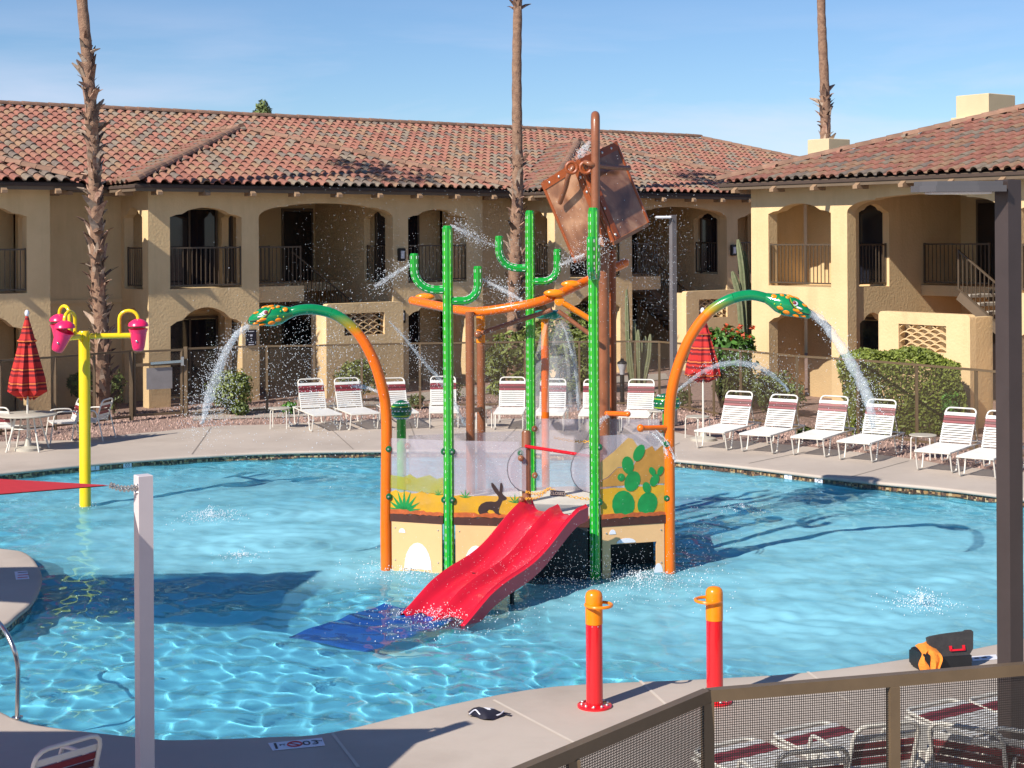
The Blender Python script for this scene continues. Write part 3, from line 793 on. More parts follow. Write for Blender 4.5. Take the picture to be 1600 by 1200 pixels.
A0 = G(233, 637); ANG = math.atan2(.6, .8)
main = thing('apartment_building', 'long two storey tan stucco building with arched balconies behind the pool fence', 'building', (A0.x, A0.y, 0), ANG, 'tile roofed apartment buildings')
BX = (-12.74, 0.0, 12.91); BW = 10.25
for x0 in BX: block(main, x0)
for a, b in ((-2.49, 0), (10.25, 12.91), (-20, -12.74)): gap_wall(main, a, b)
mb = MB(); mb.box((3.0, 10.9, 2.6), (46, 12.5, 5.6)); mb.build('body', 'stucco', main)
mb = MB(); mb.box((24.6, 1.80, 2.6), (2.8, .2, 5.6)); mb.build('recessed_wall', 'stucco', main)
for x0 in BX: eaves(main, x0, BW)
RZ = main_h(9.0)
def keep_main(x, y):
    if y > 9.0: return False
    if x > 27.2+(9.0-y)+.1: return False
    return all(main_h(y) >= block_h(x, y, x0, BW)-.01 for x0 in BX)
sl_ = [((-22, 1.05), (1, 0), (0, 1), 58, 22, keep_main)]
li_ = [((-22, 9.0, RZ), (27.7, 9.0, RZ)), ((35.15, 1.05, EAVE_Z), (27.2, 9.0, RZ))]
un_ = [[(-22, 1.05, EAVE_Z), (35.15, 1.05, EAVE_Z), (27.2, 9, RZ), (-22, 9, RZ)], [(-22, 9, RZ), (27.2, 9, RZ), (35.15, 17, EAVE_Z), (-22, 17, EAVE_Z)], [(35.15, 1.05, EAVE_Z), (35.15, 17, EAVE_Z), (27.2, 9, RZ)]]
for x0 in BX:
    sl_ += block_slopes(x0, BW); li_ += block_lines(x0, BW); un_ += block_under(x0, BW)
roof(main, sl_, li_, un_)
WC = Vector((6.142, 39.444, 0)); WANG = math.atan2(-.8, .6); KW = 1.04
wing = thing('apartment_building', 'sunlit tan stucco building at the right with its end corner by the flowering bush', 'building', WC, WANG, 'tile roofed apartment buildings')
WW = BW*KW
block(wing, 0.0, KW, False)
mb = MB(); mb.box((WW/2, 8.0, 2.6), (WW-.02, 6.6, 5.6)); mb.build('body', 'stucco', wing)
eaves(wing, 0.0, WW)
hf = (WW+1.2)/2; az = EAVE_Z+PITCH*hf
roof(wing, [s for s in block_slopes(0, WW)], block_lines(0, WW)[:2]+[((WW/2, 8, az), (WW/2, hf-.75, az))],
     block_under(0, WW)+[[(-.6, 1, EAVE_Z), (WW/2, hf+.5, az), (WW/2, 12, az), (-.6, 12, EAVE_Z)], [(WW/2, hf+.5, az), (WW+.6, 1, EAVE_Z), (WW+.6, 12, EAVE_Z), (WW/2, 12, az)]])
# roof boxes
def roof_box(x0, x1, yt, yb, Y, lab, ww):
    a, b = D(x0, yt, Y), D(x1, yb, Y); w = b.x-a.x
    r = thing('roof_vent_box', lab, 'vent', ((a.x+b.x)/2, Y, b.z-.5), ANG, 'beige boxes on the roofs')
    h = a.z-b.z
    m1 = MB(); m1.cbox((0, 0, h*.5+.5), (w*ww, w*ww*.9, h*.92), .02); m1.build('cap', 'beige', r)
    m1 = MB(); m1.cbox((-.1, 0, .3), (w*ww*1.12, w*ww, .5), .02); m1.build('base', 'beige', r)
    m1 = MB(); m1.box((0, 0, h*.1+.46), (w*ww*.6, w*ww*.5, .25)); m1.build('stem', 'beige', r)
roof_box(1497, 1583, 148, 186, 52, 'larger beige stucco vent box on the right roof against the sky', .78)
roof_box(1264, 1326, 217, 246, 62, 'small beige stucco vent box beside the right palm trunk', .78)

# ------------------------------------------------------------------ the water play structure
def rotz(a): return Matrix.Rotation(a, 4, 'Z')
def pipe_thing(name, label, cat, group=None, loc=(0, 0, 0)): return thing(name, label, cat, loc, 0, group)
def fluted(mb, pts, r): mb.tube(pts, r, 20, True, .10)
def dashes(mb, pts, r, angs=(.0, 1.256, 2.51, 3.77, 5.03), gap=.10, ln_=.038):
    pts = [Vector(p) for p in pts]
    for i in range(len(pts)-1):
        a, b = pts[i], pts[i+1]; t = (b-a); Ln = t.length
        if Ln < 1e-5: continue
        t.normalize(); ref = Vector((0, 0, 1)) if abs(t.z) < .9 else Vector((1, 0, 0)); x = t.cross(ref).normalized(); y = t.cross(x)
        k = max(1, int(Ln/gap))
        for j in range(k):
            for q in angs:
                c = a+t*((j+.5)*Ln/k)+(x*math.cos(q)+y*math.sin(q))*r*1.0
                mb.bar(c-t*min(ln_, Ln/k*.6)/2, c+t*min(ln_, Ln/k*.6)/2, .0062, .0062)
def elbow(c, out, up, L0, rad, top, n=6):   # horizontal run, quarter bend, vertical run
    c = Vector(c); o = Vector(out).normalized(); pts = [c, c+o*(L0-rad)]
    for i in range(1, n+1):
        a = i/n*PI/2; pts.append(c+o*(L0-rad+rad*math.sin(a))+Vector((0, 0, rad*(1-math.cos(a)))))
    pts.append(c+o*L0+Vector((0, 0, top))); return pts
M['ribgreen'] = mat('cactus_rib_green', (.10, .62, .03), .2, .1, 6, coat=.4)  # lime tone for highlights painted onto the cactus trunks
def cactus_post(label, base, top, arms):
    r = thing('cactus_sprayer', label, 'water sprayer', base, 0, 'green cactus sprayers on the play structure')
    b = Vector(base); m1 = MB(); tr = [(0, 0, FLOOR-b.z), (0, 0, top-b.z)]
    fluted(m1, [(0, 0, FLOOR-b.z), (0, 0, top-b.z-.03), (0, 0, top-b.z)], [.066, .066, .05]); m1.build('trunk', 'green', r, 25)
    m2 = MB()
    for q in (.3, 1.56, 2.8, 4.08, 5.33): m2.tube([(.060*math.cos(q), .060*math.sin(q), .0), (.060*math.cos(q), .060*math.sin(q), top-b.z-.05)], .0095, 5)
    m2.build('rib', 'ribgreen', r, 60, kind='stuff')  # bright strips stand in for glossy highlights along the trunk
    m2 = MB(); dashes(m2, [(0, 0, .05), (0, 0, top-b.z-.05)], .066)
    for (z, out, L0, rad, hgt) in arms:
        pts = elbow((0, 0, z-b.z), out, None, L0, rad, hgt)
        m3 = MB(); fluted(m3, pts[:-1]+[pts[-1]-Vector((0, 0, .02)), pts[-1]], [.056]*len(pts)+[.045]); m3.build('arm', 'green', r, 25)
        dashes(m2, pts, .056)
    m2.build('spines', 'wht2', r, kind='stuff')
    return r
PL = Vector((-.832, 19.8, WL)); PR = Vector((1.035, 19.55, WL)); OL = Vector((-1.665, 20.1, WL)); OR = Vector((2.02, 19.85, WL)); PB_ = Vector((.255, 21.8, WL))
BL = Vector((-1.52, 21.3, WL)); BR = Vector((2.13, 21.6, WL)); OB = Vector((.47, 22.3, WL)); DEKZ = .60
def zat(y, Y, x=800): return D(x, y, Y).z
cactus_post('left front cactus sprayer of green pipe with two raised arms', PL, zat(352, PL.y), [(zat(452, PL.y), (-1, -.05, 0), .43, .26, .47), (zat(470, PL.y), (1, .1, 0), .39, .2, .45)])
cactus_post('rear cactus sprayer, tallest green pipe with a wide left arm, at back of deck', PB_, zat(329, PB_.y), [(zat(419, PB_.y), (-1, .05, 0), .44, .26, .46), (zat(440, PB_.y), (1, -.1, 0), .39, .2, .46)])
cactus_post('right front cactus sprayer whose arms point toward and away from the viewer', PR, zat(325, PR.y), [(zat(432, PR.y), (-.12, -1, 0), .40, .2, .50), (zat(440, PR.y), (.14, 1, 0), .38, .2, .46)])

plat = thing('play_platform', 'water play platform with tan base panels and clear desert print panels in the pool', 'play structure', (0, 20.6, WL))
PO = Vector((0, 20.6, WL))
def P_(name, mb, m, smooth=0, parent=plat, kind=None, label=None):
    mb.v = [(p[0]-PO.x, p[1]-PO.y, p[2]-PO.z) for p in mb.v]
    return mb.build(name, m, parent, smooth, kind=kind, label=label)
ring = [OL, PL, PR, OR, BR, PB_+Vector((.6, .35, 0)), BL+Vector((.3, .5, 0)), BL]
mb = MB(); mb.plate([(p.x, p.y) for p in ring], .07, lambda a, b, d: (a, b, DEKZ-.07+d)); M['deckpan'] = mat('cream_deck_coating', (.66, .62, .55), .6, .08, 3, .3, 60); P_('deck', mb, 'deckpan')
def panel_frame(a, b):
    a, b = Vector((a.x, a.y, 0)), Vector((b.x, b.y, 0)); t = (b-a).normalized(); nrm = Vector((t.y, -t.x, 0))
    if nrm.y > 0: nrm = -nrm
    return a, t, nrm, (b-a).length
def on_panel(fr, off, t):                   # mapping for plates standing on a panel
    a, tt, nn, ln_ = fr
    return lambda u, z, d: a+tt*u+nn*(off+d*1.0)+Vector((0, 0, z))
def wavy(x0, x1, z, amp, n=14, seed=1):
    rr = random.Random(seed); return [(x0+(x1-x0)*i/n, z+rr.uniform(-amp, amp)) for i in range(n+1)]
def base_panel(a, b, shapes, hole=None, m='tan'):
    fr = panel_frame(a, b); L0 = fr[3]; mb = MB()
    mb.plate([(.09, FLOOR), (L0-.09, FLOOR), (L0-.09, .50), (.09, .50)], .03, on_panel(fr, 0, 0), [hole] if hole else ())
    p = P_('base_panel', mb, m)
    for poly, mm in shapes:
        q_ = MB(); q_.plate(poly, .004, on_panel(fr, .031, 0)); P_('print', q_, mm, 0, p)
    for u in (.14, L0-.14):
        for z in (.42, .0):
            q_ = MB(); c = fr[0]+fr[1]*u+fr[2]*.034+Vector((0, 0, z)); q_.ball(c, .011, 6, 4); P_('bolt', q_, 'bolt', 30, p)
    mb = MB(); mb.plate([(.07, .50), (L0-.07, .50)]+list(reversed(wavy(.07, L0-.07, .60, .012, 16, 3))), .04, on_panel(fr, -.004, 0)); e = P_('edge_band', mb, 'bandbrown')
    mb = MB(); mb.plate(wavy(.07, L0-.07, .602, .010, 16, 4)+list(reversed(wavy(.07, L0-.07, .650, .014, 16, 5))), .03, on_panel(fr, .001, 0)); P_('edge_print', mb, M['clay'] if 'clay' in M else 'ochre', 0, e)
    return p
M['clay'] = mat('print_clay', (.55, .12, .03), .4, .2, 14)
def dome(cx, z, w, h, n=10): return [(cx-w*math.cos(PI*i/n), z+h*math.sin(PI*i/n)) for i in range(n, -1, -1)]
fr = panel_frame(OL, PL); W1 = fr[3]
base_panel(OL, PL, [(dome(W1*.52, FLOOR+.42, .19, .34), 'wht2'), (dome(W1*.27, .36, .045, .055), 'wht2')])
WP = PL.lerp(PR, .525)+Vector((0, -.03, 0))
fr = panel_frame(PL, WP); W2 = fr[3]
base_panel(PL, WP, [(dome(W2*.36, FLOOR+.46, .155, .30), 'wht2')])
base_panel(WP, PR, [], None, 'black')
fr = panel_frame(PR, OR); W3 = fr[3]
base_panel(PR, OR, [(dome(W3*.40, .28, .13, .06), 'wht2'), (dome(W3*.22, .40, .045, .06), 'wht2'), (dome(W3*.83, -.13, .06, .12), 'wht2')], [(.20, -.25), (.20, .27), (W3-.20, .27), (W3-.20, -.25)])
mb = MB(); mb.box((.55, 20.35, -.02), (2.6, .05, 1.0)); P_('inner_panel', mb, 'black')
base_panel(OR, BR, []); base_panel(BL, OL, [])
def clear_panel(a, b, z1, shapes, u0=.07, u1=.07):
    fr = panel_frame(a, b); L0 = fr[3]; mb = MB()
    mb.plate([(u0, .56), (L0-u1, .56), (L0-u1, z1), (u0, z1)], .015, on_panel(fr, 0, 0)); p = P_('clear_panel', mb, 'clear')
    for nm, poly, mm, o_ in shapes:
        q_ = MB(); q_.plate(poly, .003, on_panel(fr, .016+o_, 0)); P_(nm, q_, mm, 0, p)
    for u in (.05, L0-.05):
        for z in (z1-.14, .82):
            for s_ in (0,):
                c = fr[0]+fr[1]*u+fr[2]*.03+Vector((0, 0, z)); 
                q_ = MB(); M3 = Matrix.Rotation(PI/2, 3, 'X'); q_.lathe([(.045, -.03), (.045, .02), (.03, .035)], 10, c, M3); kn = P_('clamp', q_, 'green_d' if (a in (PL, PR) or b in (PL, PR)) else 'brownpost', 40, p)
                q_ = MB(); q_.ball(c+Vector((0, -.04, 0)), .014, 6, 4); P_('bolt', q_, 'bolt', 40, p)
    return p, fr
def agave(cx, z, s, n=9):
    out = []
    for i in range(n):
        a = PI*(.08+.84*i/(n-1)); ln_ = s*(.75+.25*math.sin(a)); w = s*.07
        d = (math.cos(a), math.sin(a)); q = (-d[1], d[0])
        out.append([(cx+q[0]*w*.5, z+q[1]*w*.5+.0), (cx+d[0]*ln_*.5+q[0]*w, z+d[1]*ln_*.5+q[1]*w), (cx+d[0]*ln_, z+d[1]*ln_), (cx+d[0]*ln_*.5-q[0]*w, z+d[1]*ln_*.5-q[1]*w), (cx-q[0]*w*.5, z-q[1]*w*.5)])
    return out
sh = [('printed_sand', [(.07, .60), (W1-.07, .60)]+list(reversed(wavy(.07, W1-.07, .89, .02, 10, 8))), 'clear_sand', 0)]
sh += [('printed_far_sand', [(.07, .93), (W1-.07, .87)]+list(reversed(wavy(.07, W1-.07, 1.10, .03, 8, 9))), 'clear_far', 0)]
sh += [('printed_agave', l, 'leafprint', .003) for l in agave(W1*.30, .62, .30)]
sh += [('printed_agave', l, 'leafprint', .003) for l in agave(W1*.84, .87, .08, 5)]
clear_panel(OL, PL, 1.58, sh)
def ell(cx, cz, a, b, rot=0, n=14):
    return [(cx+a*math.cos(2*PI*i/n)*math.cos(rot)-b*math.sin(2*PI*i/n)*math.sin(rot), cz+a*math.cos(2*PI*i/n)*math.sin(rot)+b*math.sin(2*PI*i/n)*math.cos(rot)) for i in range(n)]
hx = W2*.56; s_ = .0051
hare = [(-42, 0), (-47, 16), (-44, 34), (-34, 50), (-18, 60), (0, 62), (14, 60), (22, 66), (27, 78), (25, 88), (12, 110), (2, 134), (0, 150), (6, 152), (16, 136), (28, 112), (30, 108), (31, 130), (33, 152), (39, 152), (42, 134), (39, 104), (44, 94), (54, 84), (56, 76), (50, 70), (40, 66), (36, 52), (30, 34), (27, 16), (28, 6), (36, 2), (34, -3), (16, -3), (12, 10), (4, 20), (-8, 22), (-14, 12), (-6, 2), (-8, -3), (-30, -3)]
sh = [('printed_sand', [(.07, .60), (W2-.03, .60)]+list(reversed(wavy(.07, W2-.03, .88, .015, 10, 18))), 'clear_sand', 0),
      ('printed_hare', [(hx+x*s_*.72, .645+z*s_*.52) for x, z in hare], 'hare', .003)]
sh += [('printed_agave', l, 'leafprint', .003) for l in agave(W2*.22, .85, .11, 5)]
sh += [('printed_agave', l, 'leafprint', .003) for l in agave(W2*.87, .80, .12, 5)]
clear_panel(PL, WP, 1.58, sh)
sh = [('printed_sand', [(.07, .60), (W3-.07, .60)]+list(reversed(wavy(.07, W3-.07, .99, .01, 10, 28))), 'clear_sand', 0),
      ('printed_mesa', [(.07, 1.01), (W3-.07, 1.01), (W3-.07, 1.53), (W3*.80, 1.43), (W3*.76, 1.50), (W3*.60, 1.42), (W3*.5, 1.24), (W3*.30, 1.24), (.18, 1.12), (.07, 1.08)], 'ochre', 0),
      ('printed_peak', [(.07, 1.09), (.17, 1.13), (W3*.30, 1.25), (W3*.5, 1.26), (W3*.58, 1.48), (W3*.50, 1.60), (W3*.44, 1.62), (W3*.25, 1.45), (.07, 1.32)], 'ochre2', 0)]
pads = [(.37, .80, .155, .18, .15), (.69, .79, .135, .155, -.45), (.49, 1.09, .105, .135, -.45), (.43, 1.30, .08, .115, .2), (.58, 1.45, .07, .115, -.5), (.34, 1.15, .05, .05, 0), (.68, 1.0, .055, .075, .35), (.785, 1.09, .058, .085, -.5), (.755, 1.205, .04, .06, .5), (.865, 1.205, .038, .065, -.5)]
for i, (u, z, a, b, r_) in enumerate(pads):
    sh.append(('printed_cactus_pad', ell(W3*u, z-.03, a, b, r_), 'leafprint', .004+.0007*i))
clear_panel(PR, OR, 1.66, sh)
clear_panel(PB_, BR, 1.62, []); clear_panel(BL, PB_, 1.45, [])
# posts, rail and arch guards of the platform
for c, h in ((WP+Vector((.02, .02, 0)), 1.72), ):
    mb = MB(); c = Vector((c.x, c.y, 0)); mb.tube([c+Vector((0, 0, FLOOR)), c+Vector((0, 0, h-.03)), c+Vector((0, 0, h))], [.06, .06, .045], 14); P_('wood_post', mb, 'brownpost', 40)
mb = MB(); mb.tube([Vector((WP.x, WP.y-.05, 1.53)), Vector((PR.x-.05, PR.y, 1.40))], .022, 10); P_('grab_rail', mb, 'red', 40)
fr = panel_frame(WP, PR); L3 = fr[3]
for u, s in ((.02, -1), (L3-.06, -1)):
    pts = [(u, .95), (u, 1.52)]+[(u+s*.24*math.sin(PI*i/10), 1.235+.285*math.cos(PI*i/10)) for i in range(11)]
    mb = MB(); mb.plate(pts, .012, on_panel(fr, .05, 0)); g_ = P_('side_guard', mb, 'clear')
    mb = MB(); mb.tube([fr[0]+fr[1]*p[0]+fr[2]*.056+Vector((0, 0, p[1])) for p in pts[2:]], .006, 6); P_('guard_edge', mb, 'ink', 40, g_)
for c in (WP, ):
    for z in (1.38, .85):
        mb = MB(); mb.ball(Vector((c.x-.05, c.y-.08, z)), .04, 10, 6); P_('clamp', mb, 'brownpost', 40)
# rear post pairs
def brown_post(label, x, y, top, r, base=FLOOR):
    t_ = thing('brown_post', label, 'post', (x, y, WL), 0, 'brown posts of the play structure')
    mb = MB(); mb.tube([(0, 0, base-WL), (0, 0, top-WL)], r, 16); mb.build('pipe', 'brownpost', t_, 40)
    return t_
c1 = D(734, 485, 21.5); c2 = D(751, 485, 21.9)
p1 = brown_post('brown post under the orange channel, nearer one of the close pair', c1.x, 21.5, c1.z-.02, .062)
p2 = brown_post('brown post under the orange channel with an orange upper half, right of the close pair', c2.x, 21.9, c2.z-.02, .060)
mb = MB(); mb.tube([(0, 0, zat(535, 21.9)-WL), (0, 0, c2.z-WL+.02)], .064, 16); mb.build('sleeve', 'orange2', p2, 40)
mb = MB(); mb.bar((0, 0, 1.9), (c2.x-c1.x, .4, 1.9), .06, .06); mb.build('bracket', 'brownpost', p1)
# orange water channel above the platform
ch = thing('water_channel', 'long curved orange water channel pipe resting on brown posts', 'water channel', D(733, 480, 21.6))
o0 = ch.location.copy()
def rel(pts, o_): return [Vector(p)-o_ for p in pts]
cpts = smoothpath([D(645, 470, 22.6), D(690, 479, 22.0), D(740, 487, 21.6), D(800, 480, 21.4), D(850, 469, 21.4), D(900, 447, 21.8), D(940, 428, 22.2), D(976, 411, 22.6)], 6)
mb = MB(); mb.tube(rel(cpts, o0), .066, 14); mb.ball(Vector(cpts[0])-o0, .066, 12, 8); mb.ball(Vector(cpts[-1])-o0, .066, 12, 8); mb.build('pipe', 'orange', ch, 40)
for x, y, Y, a in ((664, 464, 23, 0), (866, 458, 21.35, -.35), (893, 444, 21.7, -.4)):
    mb = MB(); c = D(x, y, Y)-o0; mb.ball(c, .10, 10, 6, (1.5, .5, .55)); mb.build('slot', 'orange2', ch, 40)
mb = MB(); mb.tube(rel([D(748, 522, 21.85), D(862, 484, 21.4)], o0), .035, 10); mb.build('strut', 'brownpost', ch, 40)
mb = MB(); mb.ball(D(747, 523, 21.8)-o0, .06, 10, 8); mb.build('strut_joint', 'brownpost', ch, 40)
mb = MB(); mb.tube(rel([D(872, 486, 21.4), D(932, 530, 21.3)], o0), .032, 10); mb.build('strut', 'brownpost', ch, 40)
mb = MB(); mb.tube(rel([D(876, 471, 21.4), D(935, 507, 21.5)], o0), .042, 12); mb.lathe([(.07, -.03), (.07, .03), (.04, .04)], 12, D(874, 470, 21.4)-o0, Matrix.Rotation(PI/2, 3, 'X')); mb.build('branch_pipe', 'orange2', ch, 40)
# tall bucket mast: brown pipe with a hooked top, twin pipe beside it
c3 = D(943, 600, 21.5)
mast = thing('bucket_mast', 'tall brown mast with a hooked top that carries the dumping bucket', 'mast', (c3.x, 21.5, WL))
q0 = mast.location.copy(); tp = D(930, 180, 21.0)
mb = MB(); mb.tube([(0, 0, FLOOR-WL), (0, 0, D(943, 385, 21.5).z-WL)], .088, 16); mb.build('lower_pipe', 'brownpost', mast, 40)
mb = MB(); s0 = D(958, 600, 21.8); mb.tube([(s0.x-q0.x, .3, FLOOR-WL), (s0.x-q0.x, .3, D(958, 390, 21.8).z-WL)], .05, 14); mb.build('side_pipe', 'strapbrown', mast, 40)
arc = [D(930, 392, 20.75)-q0, D(930.5, 215, 20.75)-q0]
for i in range(1, 9):
    a = i/8*PI; arc.append(D(930.5, 196, 20.75)-q0+Vector((.012*i/8, .16*(1-math.cos(a)), .15*math.sin(a))))
arc.append(D(932, 330, 21.07)-q0)
mb = MB(); mb.tube(arc, .060, 14); mb.build('hook_pipe', 'brownpost', mast, 40)
mb = MB(); mb.bar(Vector((-.12, -.7, D(930, 388, 20.75).z-WL)), Vector((0, 0, D(943, 395, 21.5).z-WL)), .09, .10); mb.build('bracket', 'brownpost', mast)
# spray nozzles
nz_ = MB(); n0 = D(948, 646, 21.4)-q0; n1 = D(981, 647, 20.9)-q0; nz_.tube([n0, n1], .036, 12); nz_.ball(n1, .04, 10, 8); nz_.build('nozzle', 'orange', mast, 40)
# dumping bucket
ct = D(905, 250, 20.9); px = 20.9/FPX
a_ = Vector((-55*px, .55, -33*px)); b_ = Vector((60*px, .55, 30*px)); h_ = Vector((52*px, -.03, -128*px))
bk = thing('dumping_bucket', 'tilted copper coloured dumping bucket hanging from the tall brown mast', 'water bucket', ct)
top4 = [Vector((0, 0, 0)), b_, a_+b_, a_]; k_ = .985
ctr = (a_+b_)/2
bot4 = [ctr+(p-ctr)*k_+h_ for p in top4]
def panel4(p, t, nrm): return p+[q+nrm*t for q in p]
def quad_plate(name, q, t, m, parent, off=0.0):
    nrm = (q[1]-q[0]).cross(q[3]-q[0]).normalized(); c = sum(q, Vector())/4
    if nrm.dot(c-(ctr+h_*.5)) < 0: nrm = -nrm
    mb = MB(); lo = [p+nrm*off for p in q]; hi = [p+nrm*(off+t) for p in q]
    mb.hexa(lo+hi); return mb.build(name, m, parent)
for i in range(4):
    j = (i+1) % 4; T_, B_ = (top4[i], top4[j]), (bot4[i], bot4[j])
    w_ = quad_plate('side_panel', [T_[0], T_[1], B_[1], B_[0]], .02, 'copper', bk)
    def lerpq(u, v): return (T_[0].lerp(T_[1], u)).lerp(B_[0].lerp(B_[1], u), v)
    quad_plate('rim_band', [lerpq(-.005, -.01), lerpq(1.005, -.01), lerpq(1.005, .085), lerpq(-.005, .085)], .012, 'strapbrown', w_, .021)
    if i in (0, 3):
        u0, u1 = ((.05, .17) if i == 0 else (.83, .95))
        quad_plate('strap', [lerpq(u0, .09), lerpq(u1, .09), lerpq(u1, .99), lerpq(u0, .99)], .012, 'strapbrown', w_, .021)
        um = (u0+u1)/2
        for v in (.18, .36, .62, .94):
            mb = MB(); mb.ball(lerpq(um, v)+(lerpq(um, v)-(ctr+h_*v)).normalized()*.035, .022, 8, 5); mb.build('bolt', 'bolt', w_, 40)
        for u in (.3, .55, .8):
            mb = MB(); uu = u if i == 0 else 1-u; mb.ball(lerpq(uu, .038)+(lerpq(uu, .038)-(ctr+h_*.04)).normalized()*.03, .022, 8, 5); mb.build('bolt', 'bolt', w_, 40)
quad_plate('base_panel', bot4, .03, 'copper', bk)
for i in range(4):
    mb = MB(); mb.tube([top4[i]+(top4[i]-ctr).normalized()*.010, bot4[i]+(bot4[i]-ctr-h_).normalized()*.010], .030, 8); mb.build('corner_trim', 'strapbrown', bk, 40)
mb = MB(); e = bot4[0].lerp(bot4[1], .5)
mb.bar(bot4[0]*1.0+Vector((0, -.03, -.02)), bot4[1]+Vector((0, -.03, -.02)), .03, .05); mb.build('bottom_band', 'brownpost', bk)
for p in (smoothpath([D(893, 268, 20.84)-ct, D(895, 262, 20.78)-ct, D(888, 275, 20.8)-ct, D(884, 292, 20.95)-ct, D(875, 317, 21.2)-ct], 5), smoothpath([D(916, 262, 20.84)-ct, D(914, 254, 20.76)-ct, D(925, 257, 20.7)-ct, D(950, 261, 20.95)-ct, D(983, 263, 21.3)-ct], 5)):
    mb = MB(); mb.tube(p, .034, 12); mb.build('carry_pipe', 'brownpost', bk, 40)
for x in (893, 915):
    mb = MB(); c = D(x, 262, 20.78)-ct; mb.tube([c+Vector((.075*math.cos(t), -.02, .075*math.sin(t))) for t in [2*PI*i/14 for i in range(14)]], .024, 8, closed=True); mb.build('pipe_eye', 'strapbrown', bk, 40)

# ------------------------------------------------------------------ arched snake fountains
def fade_material(z0, z1):                  # sprayed colour change from orange to green along the pipe
    m = bpy.data.materials.new('fade_paint'); m.use_nodes = True; t = m.node_tree; b = t.nodes['Principled BSDF']; ln = t.links.new
    tx = t.nodes.new('ShaderNodeTexCoord'); sp = t.nodes.new('ShaderNodeSeparateXYZ'); ln(tx.outputs['Object'], sp.inputs[0])
    mr = t.nodes.new('ShaderNodeMapRange'); mr.inputs['From Min'].default_value = z0; mr.inputs['From Max'].default_value = z1; ln(sp.outputs['Z'], mr.inputs['Value'])
    cr = t.nodes.new('ShaderNodeValToRGB'); e = cr.color_ramp.elements; e[0].position = 0; e[0].color = (.90, .165, .004, 1); e[1].position = 1; e[1].color = (.004, .24, .075, 1)
    q = e.new(.4); q.color = (.42, .27, .008, 1)
    ln(mr.outputs[0], cr.inputs[0]); ln(cr.outputs['Color'], b.inputs['Base Color']); b.inputs['Roughness'].default_value = .2; b.inputs['Coat Weight'].default_value = .3
    return m
def snake(label, base, pts, head, flip):
    r = thing('snake_fountain', label, 'fountain', base, 0, 'arched snake fountains'); b0 = Vector(base)
    path = smoothpath(pts, 6); n = len(path); cut = int(n*flip)
    rad = [.074-.008*i/n for i in range(n)]
    lo = MB(); lo.tube(rel([Vector((base[0], base[1], FLOOR))]+path[:cut+1], b0), [.074]+rad[:cut+1], 16); lo.build('lower_pipe', 'orange', r, 40)
    zc = path[cut].z-b0.z; gm = fade_material(zc-.02, path[min(n-1, cut+int(n*.12))].z-b0.z)
    k = max(2, int(n*.14)); md = MB(); md.tube(rel(path[cut:cut+k+1], b0), rad[cut:cut+k+1], 16); md.build('fade_band', gm, r, 40)
    up = MB(); up.tube(rel(path[cut+k:], b0), rad[cut+k:], 16); M.setdefault('snake', mat('snake_green', (.004, .24, .075), .15, .08, 4, coat=.6)); up.build('neck', 'snake', r, 40)
    # head: swept ellipse profile with an open mouth
    h0, h1 = Vector(head[0])-b0, Vector(head[1])-b0; ax = (h1-h0).normalized(); Ln = (h1-h0).length
    side = Vector((0, 1, 0)); side = (side-ax*side.dot(ax)).normalized(); upv = ax.cross(side)
    if upv.z < 0: upv = -upv
    prof = [(0, .066, .066, 0), (.12, .085, .085, .0), (.28, .135, .125, .0), (.45, .155, .14, .005), (.6, .14, .13, .012), (.74, .11, .105, .012), (.88, .085, .075, .0), (.97, .06, .05, -.01), (1.0, .03, .025, -.012)]
    def sweep(lowfac, tail, s0=0):
        mb = MB(); vs = []; m_ = 18
        for s, ws, wu, of in prof:
            c = h0+ax*(s*Ln)+upv*of
            for i in range(m_):
                t = 2*PI*i/m_; vs.append(c+side*ws*math.cos(t)+upv*wu*math.sin(t))
        fs = [(i*m_+q, i*m_+(q+1) % m_, (i+1)*m_+(q+1) % m_, (i+1)*m_+q) for i in range(len(prof)-1) for q in range(m_)]
        fs += [tuple(range(m_-1, -1, -1)), tuple((len(prof)-1)*m_+q for q in range(m_))]
        mb.add(vs, fs); return mb
    hd = sweep(1, 0).build('head', 'snake', r, 50)
    def spot(s, t, w, l, m, name, lift=1.01):
        k = 0
        while k < len(prof)-2 and prof[k+1][0] < s: k += 1
        f = (s-prof[k][0])/(prof[k+1][0]-prof[k][0]); ws = prof[k][1]+(prof[k+1][1]-prof[k][1])*f; wu = prof[k][2]+(prof[k+1][2]-prof[k][2])*f
        c = h0+ax*(s*Ln)+side*ws*math.cos(t)*.97+upv*(wu*math.sin(t)*.97+(.012 if name == 'pupil' else .006))-side*(.010 if name == 'pupil' else 0); nn = (side*math.cos(t)*wu+upv*math.sin(t)*ws).normalized(); y = nn.cross(ax)
        mb = MB(); M3 = Matrix((( ax.x, y.x, nn.x), (ax.y, y.y, nn.y), (ax.z, y.z, nn.z)))
        mb.ball(c, 1.0, 12, 8, (l, w, .016), M3); mb.build(name, m, hd, 40)
    rr = random.Random(4)
    near = PI          # towards the viewer is -side
    for s, t, w, l in ((.16, PI-.5, .032, .04), (.30, PI-.9, .02, .03), (.36, PI+.55, .03, .05), (.50, PI+.75, .035, .05), (.46, PI-1.1, .02, .05), (.58, PI-1.35, .018, .05), (.66, PI+.2, .02, .06), (.74, PI+.35, .018, .05), (.70, PI+.95, .022, .05), (.84, PI+.8, .018, .045), (.42, PI-.75, .02, .03), (.78, PI-.9, .018, .05)):
        spot(s, t, w, l, 'orange2', 'marking')
    for s, t in ((.26, PI-.3), (.34, PI+.15), (.4, PI+1.2), (.22, PI+.4)): spot(s, t, .012, .012, 'lime', 'marking')
